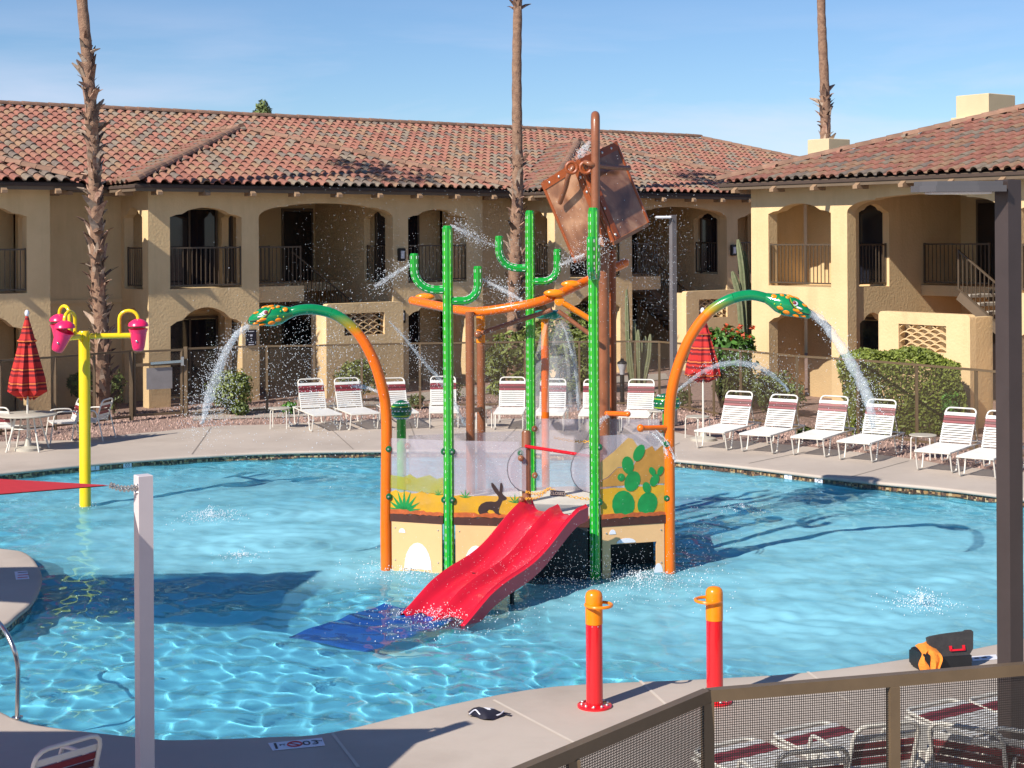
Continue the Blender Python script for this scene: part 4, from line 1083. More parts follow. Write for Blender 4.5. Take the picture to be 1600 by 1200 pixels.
    spot(.60, PI-.45, .034, .042, 'wht2', 'eye'); spot(.585, PI-.42, .024, .028, 'burg', 'pupil', 1.0); spot(.70, PI-.16, .013, .055, 'wht2', 'cheek')
    # mouth slit and brow
    def line(st, m, name, r_=.008):
        pts_ = []
        for s, t in st:
            k = 0
            while k < len(prof)-2 and prof[k+1][0] < s: k += 1
            f = (s-prof[k][0])/(prof[k+1][0]-prof[k][0]); ws = prof[k][1]+(prof[k+1][1]-prof[k][1])*f; wu = prof[k][2]+(prof[k+1][2]-prof[k][2])*f
            pts_.append(h0+ax*(s*Ln)+side*ws*math.cos(t)+upv*(wu*math.sin(t)+.006))
        mb = MB(); mb.tube(pts_, r_, 6); mb.build(name, m, hd, 40)
    line([(.44, PI-.75), (.5, PI-.35), (.6, PI-.02), (.72, PI+.18), (.86, PI+.3), (.97, PI+.3)], 'ink', 'mouth_line')
    line([(.46, PI-.8), (.52, PI-.40), (.62, PI-.1), (.72, PI+.08)], 'lime', 'brow', .007)
    mb = MB(); mb.ball(h1-ax*.02-upv*.012, .034, 10, 6); mb.build('spout', 'ink', r, 40)
    return r, hd
sL = D(603, 880, 20.1)
bl = (OL.x, OL.y, WL)
snake('left arched snake fountain, orange pipe and green head facing left', bl,
      [D(603, 830, 20.1), D(603.5, 760, 20.1), D(604, 690, 20.1), D(603, 640, 20.1), D(597, 605, 20.05), D(583, 562, 20.0), D(560, 522, 19.95), D(528, 494, 19.9), D(495, 484, 19.85), D(470, 484, 19.8), D(455, 488, 19.8)], (D(457, 487.5, 19.8), D(388, 501, 19.7)), .60)
snake('right arched snake fountain, orange pipe and green head facing right', (OR.x, OR.y, WL),
      [D(1046, 850, 19.85), D(1046, 780, 19.85), D(1045.5, 710, 19.85), D(1046, 650, 19.85), D(1050, 610, 19.8), D(1062, 565, 19.75), D(1081, 523, 19.7), D(1108, 488, 19.65), D(1140, 468, 19.6), D(1172, 461, 19.6), D(1198, 466, 19.6)], (D(1196, 465, 19.6), D(1268, 492, 19.5)), .68)
mb = MB(); o_ = Vector((OR.x, OR.y, WL))
k = thing('side_nozzle', 'orange side nozzle reaching left from the right snake pipe', 'nozzle', o_)
mb.tube([D(1043, 668, 19.83)-o_, D(1002, 669, 19.6)-o_], .034, 12); mb.build('pipe', 'orange', k, 40)
mb = MB(); mb.ball(D(1001, 669, 19.6)-o_, .05, 12, 8); mb.build('tip', 'orange', k, 40)

# ------------------------------------------------------------------ barrel cactus bubblers, dome sprayer
def barrel(label, c, r, stretch=(1, 1, .95), tilt=0):
    t_ = thing('barrel_cactus_bubbler', label, 'bubbler', (c.x, c.y, WL), 0, 'barrel cactus bubblers behind the deck')
    mb = MB(); mb.tube([(0, 0, FLOOR-WL), (0, 0, c.z-WL-r*.75)], .066, 14); mb.build('post', 'green', t_, 40)
    mb = MB(); mb.ball((0, 0, c.z-WL), r, 24, 14, stretch); b = mb.build('ball', 'green_d', t_, 60)
    for z in (-.5, .42):
        rr_ = r*math.sqrt(1-z*z)*1.004; mb = MB(); mb.tube([(rr_*stretch[0]*math.cos(2*PI*i/28), rr_*stretch[1]*math.sin(2*PI*i/28), c.z-WL+r*z*stretch[2]) for i in range(28)], .009, 6, closed=True); mb.build('band', 'lime', b, 40)
    mb = MB()
    for i in range(18):
        for z in (.0, .75, -.75):
            rr_ = r*math.sqrt(1-z*z)*.985; a = 2*PI*i/18
            mb.box((rr_*stretch[0]*math.cos(a), rr_*stretch[1]*math.sin(a), c.z-WL+r*z*stretch[2]), (.022, .022, .012), Matrix.Rotation(a, 3, 'Z'))
    mb.build('spines', 'wht2', b, kind='stuff')
    return t_
barrel('round barrel cactus bubbler on a green post behind the left panel', D(627, 641, 21.3), .148)
barrel('wide barrel cactus bubbler half hidden by the right orange pipe', D(1042, 629, 21.6), .165, (1.18, 1, .80))
dome_ = thing('dome_sprayer', 'orange post with a teal flower cap that pours a dome of water', 'water sprayer', (OB.x, OB.y, WL))
z1 = zat(540, OB.y); mb = MB(); mb.tube([(0, 0, FLOOR-WL), (0, 0, z1-WL)], .058, 14); mb.build('lower_pipe', 'orange', dome_, 40)
z2 = zat(498, OB.y); mb = MB(); mb.tube([(0, 0, z1-WL), (0, 0, z2-WL)], .052, 14); mb.build('upper_pipe', 'orange2', dome_, 40)
for i in range(5):
    a = 2*PI*i/5+.3; mb = MB(); mb.ball((.11*math.cos(a)+.05, .11*math.sin(a), z2-WL+.06), .105, 12, 8, (1.1, 1.1, .62)); mb.build('petal', 'teal', dome_, 50)

# ------------------------------------------------------------------ double slide
tc_ = Vector((.56, 19.42)); dl = Vector((-.60, -.80)).normalized(); wd = Vector((.76, -.65)).normalized()
slide = thing('water_slide', 'red two lane wavy water slide running down from the platform into the pool', 'slide', (tc_.x, tc_.y, 0))
NS, NW = 40, 36; Ltot = 2.50; Wd = .95
def sprof(s):
    q = s/Ltot
    z = .86*(1-q)**1.1+.060*math.sin(q*PI*2*1.5+.6)*(1-q*.45)*min(1, q/.08)
    return z-.22*q-.16*(1-q)
def cross(w):          # w in 0..1 -> height
    e = abs(w-.5)*2
    z = 0
    z += .17*math.exp(-((w-.03)/.065)**2)+.17*math.exp(-((w-.97)/.065)**2)+.12*math.exp(-((w-.5)/.06)**2)
    return z
rows_ = []
for i in range(NS+1):
    s = Ltot*i/NS; z = sprof(s); fade = 1-.35*max(0, (s/Ltot-.8)/.2)
    row = []
    for j in range(NW+1):
        w = j/NW; p = tc_+dl*(s-.10*math.sin(w*PI)*0)+wd*((w-.5)*Wd)
        row.append(Vector((p.x-tc_.x, p.y-tc_.y, z+cross(w)*fade)))
    l = row[0].copy(); r_ = row[-1].copy(); 
    dn = .12
    row = [l+Vector((0, 0, -dn))-Vector((wd.x, wd.y, 0))*.012]+[l-Vector((wd.x, wd.y, 0))*.012]+row+[r_+Vector((wd.x, wd.y, 0))*.012]+[r_+Vector((wd.x, wd.y, 0))*.012+Vector((0, 0, -dn))]
    rows_.append(row)
m_ = len(rows_[0]); mb = MB(); mb.v = [tuple(p) for r_ in rows_ for p in r_]
mb.f = [(i*m_+j, (i+1)*m_+j, (i+1)*m_+j+1, i*m_+j+1) for i in range(NS) for j in range(m_-1)]
low = len(mb.v); mb.v += [(p[0], p[1], p[2]-.05) for p in [tuple(r_[0]) for r_ in rows_]+[tuple(r_[-1]) for r_ in rows_]]
mb.f += [(low+i, low+i+1, low+NS+1+i+1, low+NS+1+i) for i in range(NS)]
mb.f += [(i*m_, low+i, low+i+1, (i+1)*m_) for i in range(NS)]+[((i+1)*m_+m_-1, low+NS+2+i, low+NS+1+i, i*m_+m_-1) for i in range(NS)]
mb.build('chute', 'slide', slide, 60)
mb = MB(); c = dl*1.35+wd*.30; mb.tube([(c.x, c.y, FLOOR), (c.x, c.y, .15)], .03, 10); mb.build('leg', 'black', slide, 40)
c = dl*1.35-wd*.30; mb = MB(); mb.tube([(c.x, c.y, FLOOR), (c.x, c.y, .15)], .03, 10); mb.build('leg', 'black', slide, 40)
# blue rubber landing mat below the water
mq = [G(452, 995, -.165), G(575, 1019, -.165), G(716, 968, -.165), G(600, 946, -.165)]
mt = thing('landing_mat', 'blue rubber landing mat under the water at the foot of the slide', 'mat', mq[0])
mb = MB(); q = [p-mq[0] for p in mq]; mb.hexa([p+Vector((0, 0, -.06)) for p in q]+q); o1 = mb.build('pad', 'matblue', mt); o1.cycles.is_caustics_receiver = True
for c_, nm in ((G(1075, 795, -.3), 'blue rubber mat piece showing right of the right snake pipe'), (G(600, 884, -.3), 'small blue mat corner at the foot of the left snake pipe')):
    t_ = thing('landing_mat', nm, 'mat', c_); mb = MB(); mb.cbox((.1 if c_.x > 0 else -.05, 0, -.03), (.9 if c_.x > 0 else .35, .8 if c_.x > 0 else .3, .06), .01); o1 = mb.build('pad', 'matblue', t_); o1.cycles.is_caustics_receiver = True
# yellow chains with the CLOSED sign
def chain(mb, pts, r=.010, lk=.05):
    P3 = smoothpath(pts, 8); d = 0
    for i in range(len(P3)-1):
        a, b = P3[i], P3[i+1]; c = (a+b)/2; t = (b-a).normalized(); ln_ = (b-a).length
        u = t.cross(Vector((0, 0, 1) if i % 2 else (0, 1, .01))).normalized()
        mb.tube([c+t*(ln_*.62*math.cos(q))+u*(r*1.7*math.sin(q)) for q in [2*PI*k/8 for k in range(8)]], r*.5, 5, closed=True)
cc = thing('barrier_chain', 'yellow chain strung across the top of the slide', 'chain', Vector((WP.x, WP.y, DEKZ)))
o_ = cc.location.copy(); A_ = Vector((WP.x+.01, WP.y-.06, .95)); A2 = Vector((WP.x+.01, WP.y-.06, .86)); S0 = D(858, 763, 19.62); S1 = D(882, 765, 19.55); B_ = Vector((PR.x-.07, PR.y-.03, .86))
mb = MB(); chain(mb, rel([A_, (A_+S0)/2+Vector((0, 0, -.05)), S0], o_)); mb.build('chain_run', 'chainyel', cc)
mb = MB(); chain(mb, rel([A2, (A2+S0)/2+Vector((0, 0, -.05)), S0], o_)); mb.build('chain_run', 'chainyel', cc)
mb = MB(); chain(mb, rel([S0, (S0+B_)/2+Vector((0, 0, -.03)), B_], o_)); mb.build('chain_run', 'chainyel', cc)
c2_ = thing('barrier_chain', 'yellow chain across the rear opening of the platform, seen through clear panel', 'chain', Vector((PB_.x, PB_.y, DEKZ))); o2 = c2_.location.copy()
mb = MB(); A_ = D(866, 684, 21.9); B_ = D(925, 690, 21.6); chain(mb, rel([A_, (A_+B_)/2+Vector((0, 0, -.02)), B_], o2)); mb.build('chain_run', 'chainyel', c2_)
sg = thing('closed_sign', 'small dark CLOSED sign hanging from the yellow chain', 'sign', D(871, 771, 19.55))
mb = MB(); mb.cbox((0, 0, 0), (.185, .012, .072), .004); mb.build('plate', 'ink', sg)
M['gold'] = mat('sign_lettering', (.50, .40, .34), .5, .05, 5)
text_on('CLOSED', 'lettering', .052, 'gold', sg, Matrix.Translation((0, -.0085, 0)) @ Matrix.Rotation(PI/2, 4, 'X'))
sg.rotation_euler = (0, R_(4), 0)

# ------------------------------------------------------------------ pool furniture
def make_lounger(back, burg_top=True):
    """foot end on local -y, head on +y; origin on the floor under the foot end"""
    r = thing('sun_lounger', 'x', 'sun lounger'); H = .36; w = .31; S = 1.22; Bk = .735
    ca, sa = math.cos(back), math.sin(back)
    def bp(q, x, off=0): return Vector((x, S+q*ca-off*sa, H+q*sa+off*ca))
    mb = MB(); mb.tube([(-w, 0, H), (-w, 1.9, H)], .016, 8); mb.tube([(w, 0, H), (w, 1.9, H)], .016, 8); mb.tube([(-w, 0, H), (w, 0, H)], .016, 8); mb.tube([(-w, 1.9, H), (w, 1.9, H)], .016, 8)
    mb.build('side_frame', 'white', r, 50)
    cor = [bp(0, -w+.03)]+[bp(Bk-.08+.08*math.sin(a), -w+.03+.08*(1-math.cos(a))) for a in (0, .5, 1.05, 1.57)]
    cor2 = [Vector((-p.x, p.y, p.z)) for p in reversed(cor)]
    mb = MB(); mb.tube(cor+cor2, .017, 8); mb.build('back_frame', 'white', r, 50)
    for x in (-w+.05, w-.05):
        mb = MB(); mb.tube([bp(.52, x), (x, S+.52*ca+.22, H-.02)], .010, 6)
        if back > .2: mb.build('back_brace', 'white', r, 50)
    for y0, y1 in ((.06, .44), (1.35, 1.80)):
        for x in (-w, w):
            mb = MB(); ym = (y0+y1)/2
            mb.tube(smoothpath([(x, y0-.03, H), (x, y0+.01, H-.12), (x, y0+.07, .05), (x, y0+.11, .018), (x, y1-.11, .018), (x, y1-.07, .05), (x, y1-.01, H-.12), (x, y1+.03, H)], 3), .014, 7)
            mb.build('leg', 'white', r, 50)
    mb = MB(); n = 19; sw = S/n*.68
    for i in range(n): mb.cbox((0, (i+.5)*S/n, H+.018), (2*w+.03, sw, .008), .003)
    mb.build('seat_straps', 'strap', r, kind='stuff')
    mb = MB(); R3 = Matrix.Rotation(back, 3, 'X'); n2 = 8
    for i in range(n2): 
        q = .03+(i+.5)*.385/n2; mb.cbox(bp(q, 0, .018), (2*w-.03, .385/n2*.66, .008), .003, R3)
    mb.build('back_straps', 'strap', r, kind='stuff')
    for i, m in enumerate(('burg', 'burg2', 'burg')):
        mb = MB(); mb.cbox(bp(.44+i*.050, 0, .018), (2*w-.03, .047, .009), .003, R3); mb.build('burgundy_strap', m, r)
    mb = MB(); mb.cbox(bp(.605, 0, .018), (2*w-.03, .065, .008), .003, R3); mb.build('head_strap', 'strap', r)
    return r
LG1 = 'raised loungers along the far deck'; LG2 = 'flat loungers behind the front fence'
UP = make_lounger(R_(63))
def put(i, src, px, d, z=.36, label='', group=LG1):
    p = G(px[0], px[1], z); d = Vector((d[0], d[1], 0)).normalized()
    o = src if i == 0 else copy_tree(src)
    o.location = (p.x, p.y, 0); o.rotation_euler = (0, 0, math.atan2(d.x, -d.y)); o['label'] = label; o['group'] = group
    return o
spots = [((512, 649), (.35, -1), 'white strap lounger beside the small side table left of the orange snake pipe'),
    ((571, 647), (.35, -1), 'white strap lounger just left of the orange left snake pipe, second from the side table'),
    ((632, 646), (.3, -1), 'white strap lounger crossed by the orange left snake pipe'),
    ((694, 645), (.1, -1), 'white strap lounger behind the left green cactus pole'),
    ((794, 647), (-.10, -1), 'white strap lounger between the brown post pair and the rear cactus pole'),
    ((857, 649), (-.12, -1), 'white strap lounger behind the orange post of the teal dome'),
    ((927, 650), (-.12, -1), 'white strap lounger mostly hidden by the brown bucket mast'),
    ((990, 652), (-.18, -1), 'white strap lounger in front of the black path light'),
    ((1108, 675), (-.62, -1), 'white strap lounger right of the folded red umbrella'),
    ((1179, 680), (-.62, -1), 'white strap lounger second to the right of the folded red umbrella'),
    ((1260, 685), (-.63, -1), 'white strap lounger left of the hedge, below the leaning water jet'),
    ((1333, 692), (-.63, -1), 'white strap lounger in front of the left part of the hedge'),
    ((1456, 707), (-.62, -.9), 'white strap lounger right of the round side table by the hedge'),
    ((1523, 716), (-.63, -.9), 'white strap lounger half hidden behind the dark lamp post')]
UP2 = make_lounger(R_(59)); rl = random.Random(2)
for i, (px, d, lab) in enumerate(spots): put(i if i < 1 else (0 if i == 2 else 5), UP2 if i in (2, 5, 6, 9, 12) else UP, px, (d[0]+rl.uniform(-.05, .05), d[1]), .36, lab)
FLAT = make_lounger(R_(3))
def put_flat(i, px, d, lab):                  # px: middle of the burgundy straps
    p = G(px[0], px[1], .40); d = Vector((d[0], d[1], 0)).normalized(); f = p+d*(1.22+.49); o = FLAT if i == 0 else copy_tree(FLAT)
    o.location = (f.x, f.y, 0); o.rotation_euler = (0, 0, math.atan2(d.x, -d.y)); o['label'] = lab; o['group'] = LG2
fd = (.52, -.85)
put_flat(0, (1160, 1177), fd, 'flat lounger nearest the fence corner post')
put_flat(1, (1281, 1150), fd, 'flat lounger behind the strap chair left of the middle fence post')
put_flat(2, (1487, 1113), fd, 'flat lounger between the middle fence post and the lamp post')
put_flat(3, (1583, 1097), fd, 'flat lounger behind the lamp post at the right edge')

def make_chair():
    r = thing('strap_chair', 'x', 'chair'); w = .27
    mb = MB(); R3 = Matrix.Rotation(R_(72), 3, 'X')
    def bp(q, x, off=0): a = R_(72); return Vector((x, .22+q*math.cos(a)-off*math.sin(a), .40+q*math.sin(a)+off*math.cos(a)))
    cor = [bp(-.02, -w+.02)]+[bp(.48-.09+.09*math.sin(a), -w+.02+.09*(1-math.cos(a))) for a in (0, .5, 1.05, 1.57)]
    mb.tube(cor+[Vector((-p.x, p.y, p.z)) for p in reversed(cor)], .016, 8); mb.build('back_frame', 'white', r, 50)
    mb = MB(); mb.tube([(-w, .24, .40), (-w, -.26, .42), (w, -.26, .42), (w, .24, .40)], .015, 8); mb.build('seat_frame', 'white', r, 50)
    for x in (-w-.02, w+.02):
        mb = MB(); mb.tube(smoothpath([(x, -.30, .012), (x, -.24, .44), (x, -.20, .60), (x, -.12, .645), (x, .14, .645), (x, .24, .60), (x, .30, .42), (x, .40, .012)], 4), .015, 8); mb.build('arm_leg', 'white', r, 50)
    mb = MB()
    for i in range(8): mb.cbox((0, -.22+i*.058, .425), (2*w, .048, .008), .003)
    mb.build('seat_straps', 'strap', r, kind='stuff')
    for i, m in enumerate(('strap', 'strap', 'burg', 'burg2', 'burg', 'strap')):
        mb = MB(); mb.cbox(bp(.06+i*.062, 0, .016), (2*w-.06, .052, .009), .003, R3); mb.build('back_strap', m, r)
    return r
CH = make_chair(); CG = 'strap chairs at the umbrella table'; CG2 = 'strap chairs behind the front fence'
def chair(i, p, face, lab, group):          # face: direction the sitter looks
    o = CH if i == 0 else copy_tree(CH); d = Vector((face[0], face[1], 0)).normalized()
    o.location = (p[0], p[1], 0); o.rotation_euler = (0, 0, math.atan2(d.x, -d.y)); o['label'] = lab; o['group'] = group
c0 = G(15, 700); c1 = G(98, 690); c2 = G(126, 690)
chair(0, c0, (.35, 1), 'strap chair cut by the left edge of the picture, back to the viewer', CG)
chair(1, c1, (-.9, -.45), 'strap chair between the umbrella table and the yellow pole', CG)
chair(2, c2+Vector((.15, .3, 0)), (-1, .2), 'strap chair mostly hidden behind the yellow pole', CG)
for i, (x, y, z, f, lab) in enumerate(((1268, 1178, .82, (-.25, 1), 'strap chair seen from behind, left of the middle fence post'), (1383, 1128, .86, (-.3, 1), 'strap chair crossed by the middle fence post'), (1510, 1142, .82, (.55, .9), 'strap chair seen from behind, left of the lamp post'), (1608, 1150, .82, (.5, .9), 'strap chair at the right edge beyond the lamp post'))):
    p = G(x, y, z); d = Vector((f[0], f[1], 0)).normalized(); chair(5, p+d*.33, f, lab, CG2)
p = G(104, 1155, .87); d = Vector((-.62, .55, 0)).normalized(); chair(5, p+d*.33, d, 'strap chair back in the shade at the bottom left corner', 'strap chairs on the near deck')

def make_side_table():
    r = thing('side_table', 'x', 'table'); mb = MB(); mb.lathe([(.245, .43), (.255, .437), (.25, .448), (.10, .45)], 28); mb.build('top', 'tabletop', r, 40)
    for i in range(4):
        a = PI/4+i*PI/2; c, s = math.cos(a), math.sin(a)
        mb = MB(); mb.tube(smoothpath([(c*.1, s*.1, .415), (c*.2, s*.2, .415), (c*.245, s*.245, .39), (c*.25, s*.25, .30), (c*.255, s*.255, 0)], 4), .013, 7); mb.build('leg', 'white', r, 50)
    return r
ST = make_side_table(); SG = 'small round side tables by the loungers'
for i, (x, y, lab) in enumerate(((437, 637, 'small round side table at the left end of the far lounger row'), (752, 636, 'small side table partly hidden behind the pair of brown posts'), (1090, 650, 'small round side table under the right folded umbrella'), (1442, 679, 'small round side table in front of the hedge'), (1448, 1152, 'low round table among the chairs behind the front fence'), (1030, 641, 'small side table showing beside the barrel cactus and right snake pipe'))):
    p = G(x, y, .45); o = ST if i == 0 else copy_tree(ST); o.location = (p.x, p.y, 0); o.rotation_euler = (0, 0, .35*i); o['label'] = lab; o['group'] = SG
    if i == 4: o.scale = (1.25, 1.25, 1)
tb = thing('umbrella_table', 'round table with a hole for the folded umbrella at the left edge', 'table', G(43, 647, .72)*1.0); tb.location.z = 0
mb = MB(); mb.lathe([(.55, .69), (.575, .70), (.575, .72), (.56, .73), (.05, .735)], 36); mb.build('top', 'tabletop', tb, 40)
for i in range(4):
    a = PI/4+i*PI/2; c, s = math.cos(a), math.sin(a); mb = MB(); mb.tube(smoothpath([(c*.25, s*.25, .68), (c*.33, s*.33, .4), (c*.46, s*.46, 0)], 4), .018, 8); mb.build('leg', 'white', tb, 50)
mb = MB(); mb.tube([(.30*math.cos(a), .30*math.sin(a), .45) for a in [2*PI*i/20 for i in range(20)]], .012, 6, closed=True); mb.build('ring_brace', 'white', tb, 50)
def umbrella(lab, p, ztop, zlow, rmax, seed):
    r = thing('folded_umbrella', lab, 'umbrella', (p.x, p.y, 0), seed*.4, 'folded red umbrellas'); n = 36; mb = MB(); rr = random.Random(seed); vs = []
    prof = [(0, .03), (.06, .05), (.22, .12), (.30, .15), (.34, .205), (.36, .165), (.6, .26), (.85, .36), (1.0, .40), (1.01, .38), (1.12, .12)]
    prof = [(t, q/.40*rmax) for t, q in prof]
    for t, q in prof:
        z = ztop-.06-(ztop-.06-zlow)*t
        for k in range(n):
            a = 2*PI*k/n; f = 1-(.30*min(1, t*2))*(.5+.5*math.cos(8*a))+.03*math.sin(3*a+seed)
            vs.append((q*f*math.cos(a), q*f*math.sin(a), z+(.05*math.cos(8*a) if t > .9 else 0)))
    m_ = len(prof); mb.add(vs, [((i+1)*n+k, (i+1)*n+(k+1) % n, i*n+(k+1) % n, i*n+k) for i in range(m_-1) for k in range(n)])
    mb.build('canopy', 'plaid', r, 40)
    mb = MB(); mb.tube([(0, 0, .06), (0, 0, ztop-.1)], .020, 10); mb.build('pole', 'white', r, 40)
    mb = MB(); mb.ball((0, 0, ztop), .045, 12, 8, (1, 1, 1.5)); mb.build('finial', 'wht2', r, 50)
    mb = MB(); mb.lathe([(.26, 0), (.26, .05), (.08, .09), (.035, .25)], 20); mb.build('base', 'tabletop', r, 40)
p = tb.location; umbrella('folded red plaid umbrella standing through the table at the left', Vector((p.x, p.y, 0)), 2.73, 1.22, .40, 1)
p = G(1099, 688); umbrella('folded red plaid umbrella behind the right orange snake pipe', p, 2.66, 1.38, .39, 2)

# ------------------------------------------------------------------ yellow tipping bucket tree
yp = Vector((-6.955, 24.95, WL)); yt = thing('bucket_tree', 'yellow pole with three pink tipping buckets standing in the pool', 'water feature', yp)
zt = D(135, 517, yp.y).z-WL; mb = MB(); mb.tube([(0, 0, FLOOR-WL), (0, 0, zt-.02), (0, 0, zt)], [.092, .092, .08], 20); mb.build('pole', 'yellow', yt, 40)
def tip(bx, by, arm_y, d, tilt, ym=0.0):
    c = D(bx, by, yp.y+ym)-yp                      # top centre of the bucket
    az = zt-.085; e = Vector((c.x, c.y, az))
    mb = MB(); mb.tube([(0, 0, az), e*.92+Vector((0, 0, az*.08))], .045, 12); mb.build('arm', 'yellow', yt, 40)
    mb = MB(); mb.tube([e*.86+Vector((0, 0, az*.14)), e*1.10-Vector((0, 0, az*.10))], .020, 10); mb.build('axle', 'steel', yt, 40)
    mb = MB(); cl = e.normalized(); ce = Vector((e.x*.22, e.y*.22, az)); mb.tube([ce-Vector((cl.x, cl.y, 0))*.03, ce+Vector((cl.x, cl.y, 0))*.03], .062, 12); mb.build('collar', 'yellow', yt, 40)
    u = Vector((e.x, e.y, 0)).normalized(); s0 = Vector((c.x, c.y, az))-u*.30; top = c.z+.29
    pts = [s0, Vector((s0.x, s0.y, top-.13))]+[Vector((s0.x, s0.y, top-.13))+u*.15*(1-math.cos(t))+Vector((0, 0, .13*math.sin(t))) for t in (.4, .8, 1.2, 1.57, 1.95, 2.35, 2.75, 3.14)]+[Vector((c.x, c.y, c.z+.14))]
    mb = MB(); mb.tube(pts, .030, 10); mb.build('hook_pipe', 'yellow', yt, 40)
    mb = MB(); mb.lathe([(.155, 0), (.165, .015), (.15, .06), (.10, .10), (.04, .125), (.01, .13)], 24, c+Vector((0, 0, .03))); mb.build('cap', 'pink', yt, 50)
    R3 = Matrix.Rotation(tilt, 3, Vector((u.x, u.y, 0))); mb = MB()
    prof = [(.05, -.36), (.085, -.345), (.10, -.30), (.115, -.2), (.135, -.05), (.15, .0), (.158, .0), (.15, -.02), (.12, -.1)]
    mb.lathe(prof, 24, c+Vector((0, 0, -.01)), R3); b = mb.build('bucket', 'pink', yt, 50)
    mb = MB(); mb.ball(c+R3 @ Vector((0, -.112, -.2)), .022, 8, 6); mb.build('bolt', 'steel', b, 40)
tip(216, 513, 0, 1, .05, .1); tip(93, 505, 0, 1, -.1, .5); tip(101, 516, 0, 1, -.42, -.55)

# ------------------------------------------------------------------ fence round the far deck
TOPS = [(-60, 572), (0, 563.5), (86, 558), (147, 553), (205, 548.5), (290, 545), (352, 542.5), (417, 541), (491, 540), (565, 538.5), (656, 536.5), (735, 535.5), (820, 534.5), (905, 534), (992, 533.5), (1030, 534), (1077, 538), (1115, 543), (1157, 548), (1245, 556.5), (1340, 562.5), (1432, 570), (1525, 578), (1620, 586)]
FH = 1.6
def ftop(x, y): p = G(x, y, FH); return Vector((p.x, p.y, 0))
FP = [ftop(*t) for t in TOPS]
fence = thing('pool_fence', 'brown mesh pool fence with square posts round the far deck', 'fence', FP[10])
fo = fence.location.copy()
for i, p in enumerate(FP):
    big = i in (4, 5); w = .085 if big else .055
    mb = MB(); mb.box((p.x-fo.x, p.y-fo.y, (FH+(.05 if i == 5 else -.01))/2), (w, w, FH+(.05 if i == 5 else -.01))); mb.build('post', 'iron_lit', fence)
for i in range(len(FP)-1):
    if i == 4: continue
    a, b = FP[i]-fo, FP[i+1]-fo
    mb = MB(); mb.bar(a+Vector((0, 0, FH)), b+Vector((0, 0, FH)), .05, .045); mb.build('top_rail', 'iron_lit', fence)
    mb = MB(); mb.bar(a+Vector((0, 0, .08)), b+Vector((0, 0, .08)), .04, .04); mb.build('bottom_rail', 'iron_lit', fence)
    mb = MB(); mb.bar(a+Vector((0, 0, .84)), b+Vector((0, 0, .84)), .006, 1.46); mb.build('mesh_screen', 'screen', fence)
ga, gb = FP[4], FP[5]; gate = thing('pool_gate', 'brown mesh gate with a push bar and a blank grey plate', 'gate', ga); t = (gb-ga); L0 = t.length; t.normalize(); t3 = t
def gp(u, z, off=0): return t3*u+Vector((0, 0, z))+Vector((t3.y, -t3.x, 0))*off
mb = MB(); mb.bar(gp(.06, FH-.02), gp(L0-.06, FH-.02), .05, .05); mb.bar(gp(.06, .1), gp(L0-.06, .1), .05, .05)
mb.build('frame_rail', 'iron_lit', gate)
for u in (.08, L0-.1):
    mb = MB(); mb.bar(gp(u, .1), gp(u, FH-.03), .05, .05, (0, 1, 0)); mb.build('frame_stile', 'iron_lit', gate)
mb = MB(); mb.bar(gp(.08, .84), gp(L0-.08, .84), .006, 1.4); mb.build('mesh_screen', 'screen', gate)
mb = MB(); mb.bar(gp(.1, FH-.33, .03), gp(L0-.12, FH-.33, .03), .04, .07); mb.build('lock_rail', 'iron_lit', gate)
mb = MB(); mb.bar(gp(.42, FH-.30, .09), gp(L0-.10, FH-.28, .09), .06, .06); mb.cbox(gp(L0-.10, FH-.28, .09), (.07, .07, .22), .01); mb.build('push_bar', 'steel', gate)
mb = MB(); mb.bar(gp(.34, FH-.66, .05), gp(L0-.34, FH-.66, .05), .01, .50); mb.build('plate', 'greymetal', gate)
M['greymetal'].node_tree.nodes['Principled BSDF'].inputs['Metallic'].default_value = .1
# front fence of woven wire
ffp = [G(1105-510, 1080+215, 1.35), G(895, 1168, 1.35), G(1105, 1080, 1.35), G(1395, 1056, 1.35), G(1680, 1032, 1.35)]
ffp[0] = ffp[1]+(ffp[1]-ffp[2])
ff = thing('front_fence', 'brown framed fence with square wire mesh in the near right foreground', 'fence', Vector((ffp[2].x, ffp[2].y, 0))); fo2 = ff.location.copy()
for i in range(len(ffp)-1):
    a, b = ffp[i]-fo2, ffp[i+1]-fo2; a = Vector((a.x, a.y, 0)); b = Vector((b.x, b.y, 0)); tt = (b-a).normalized()
    mb = MB(); mb.bar(a+Vector((0, 0, 1.325)), b+Vector((0, 0, 1.325)), .062, .075); mb.build('top_rail', 'iron_lit', ff)
    mb = MB(); mb.bar(a+Vector((0, 0, .08)), b+Vector((0, 0, .08)), .05, .05); mb.build('bottom_rail', 'iron_lit', ff)
    Ln = (b-a).length; mb = MB(); pit = .0152; nn = Vector((tt.y, -tt.x, 0))
    u = .045
    while u < Ln-.03:
        p = a+tt*u; mb.bar(p+Vector((0, 0, .1)), p+Vector((0, 0, 1.29)), .0034, .0034, nn); u += pit
    z = .11
    while z < 1.29:
        mb.bar(a+tt*.03+Vector((0, 0, z))+nn*.003, b-tt*.03+Vector((0, 0, z))+nn*.003, .0034, .0034); z += pit
    mb.build('wire_mesh', 'wire', ff, kind='stuff')
for p in ffp:
    q = p-fo2; mb = MB(); d_ = (ffp[3]-ffp[2]).normalized(); ang = math.atan2(d_.y, d_.x); mb.cbox((q.x, q.y, .645), (.068, .068, 1.285), .004, Matrix.Rotation(ang, 3, 'Z')); mb.build('post', 'iron_lit', ff)

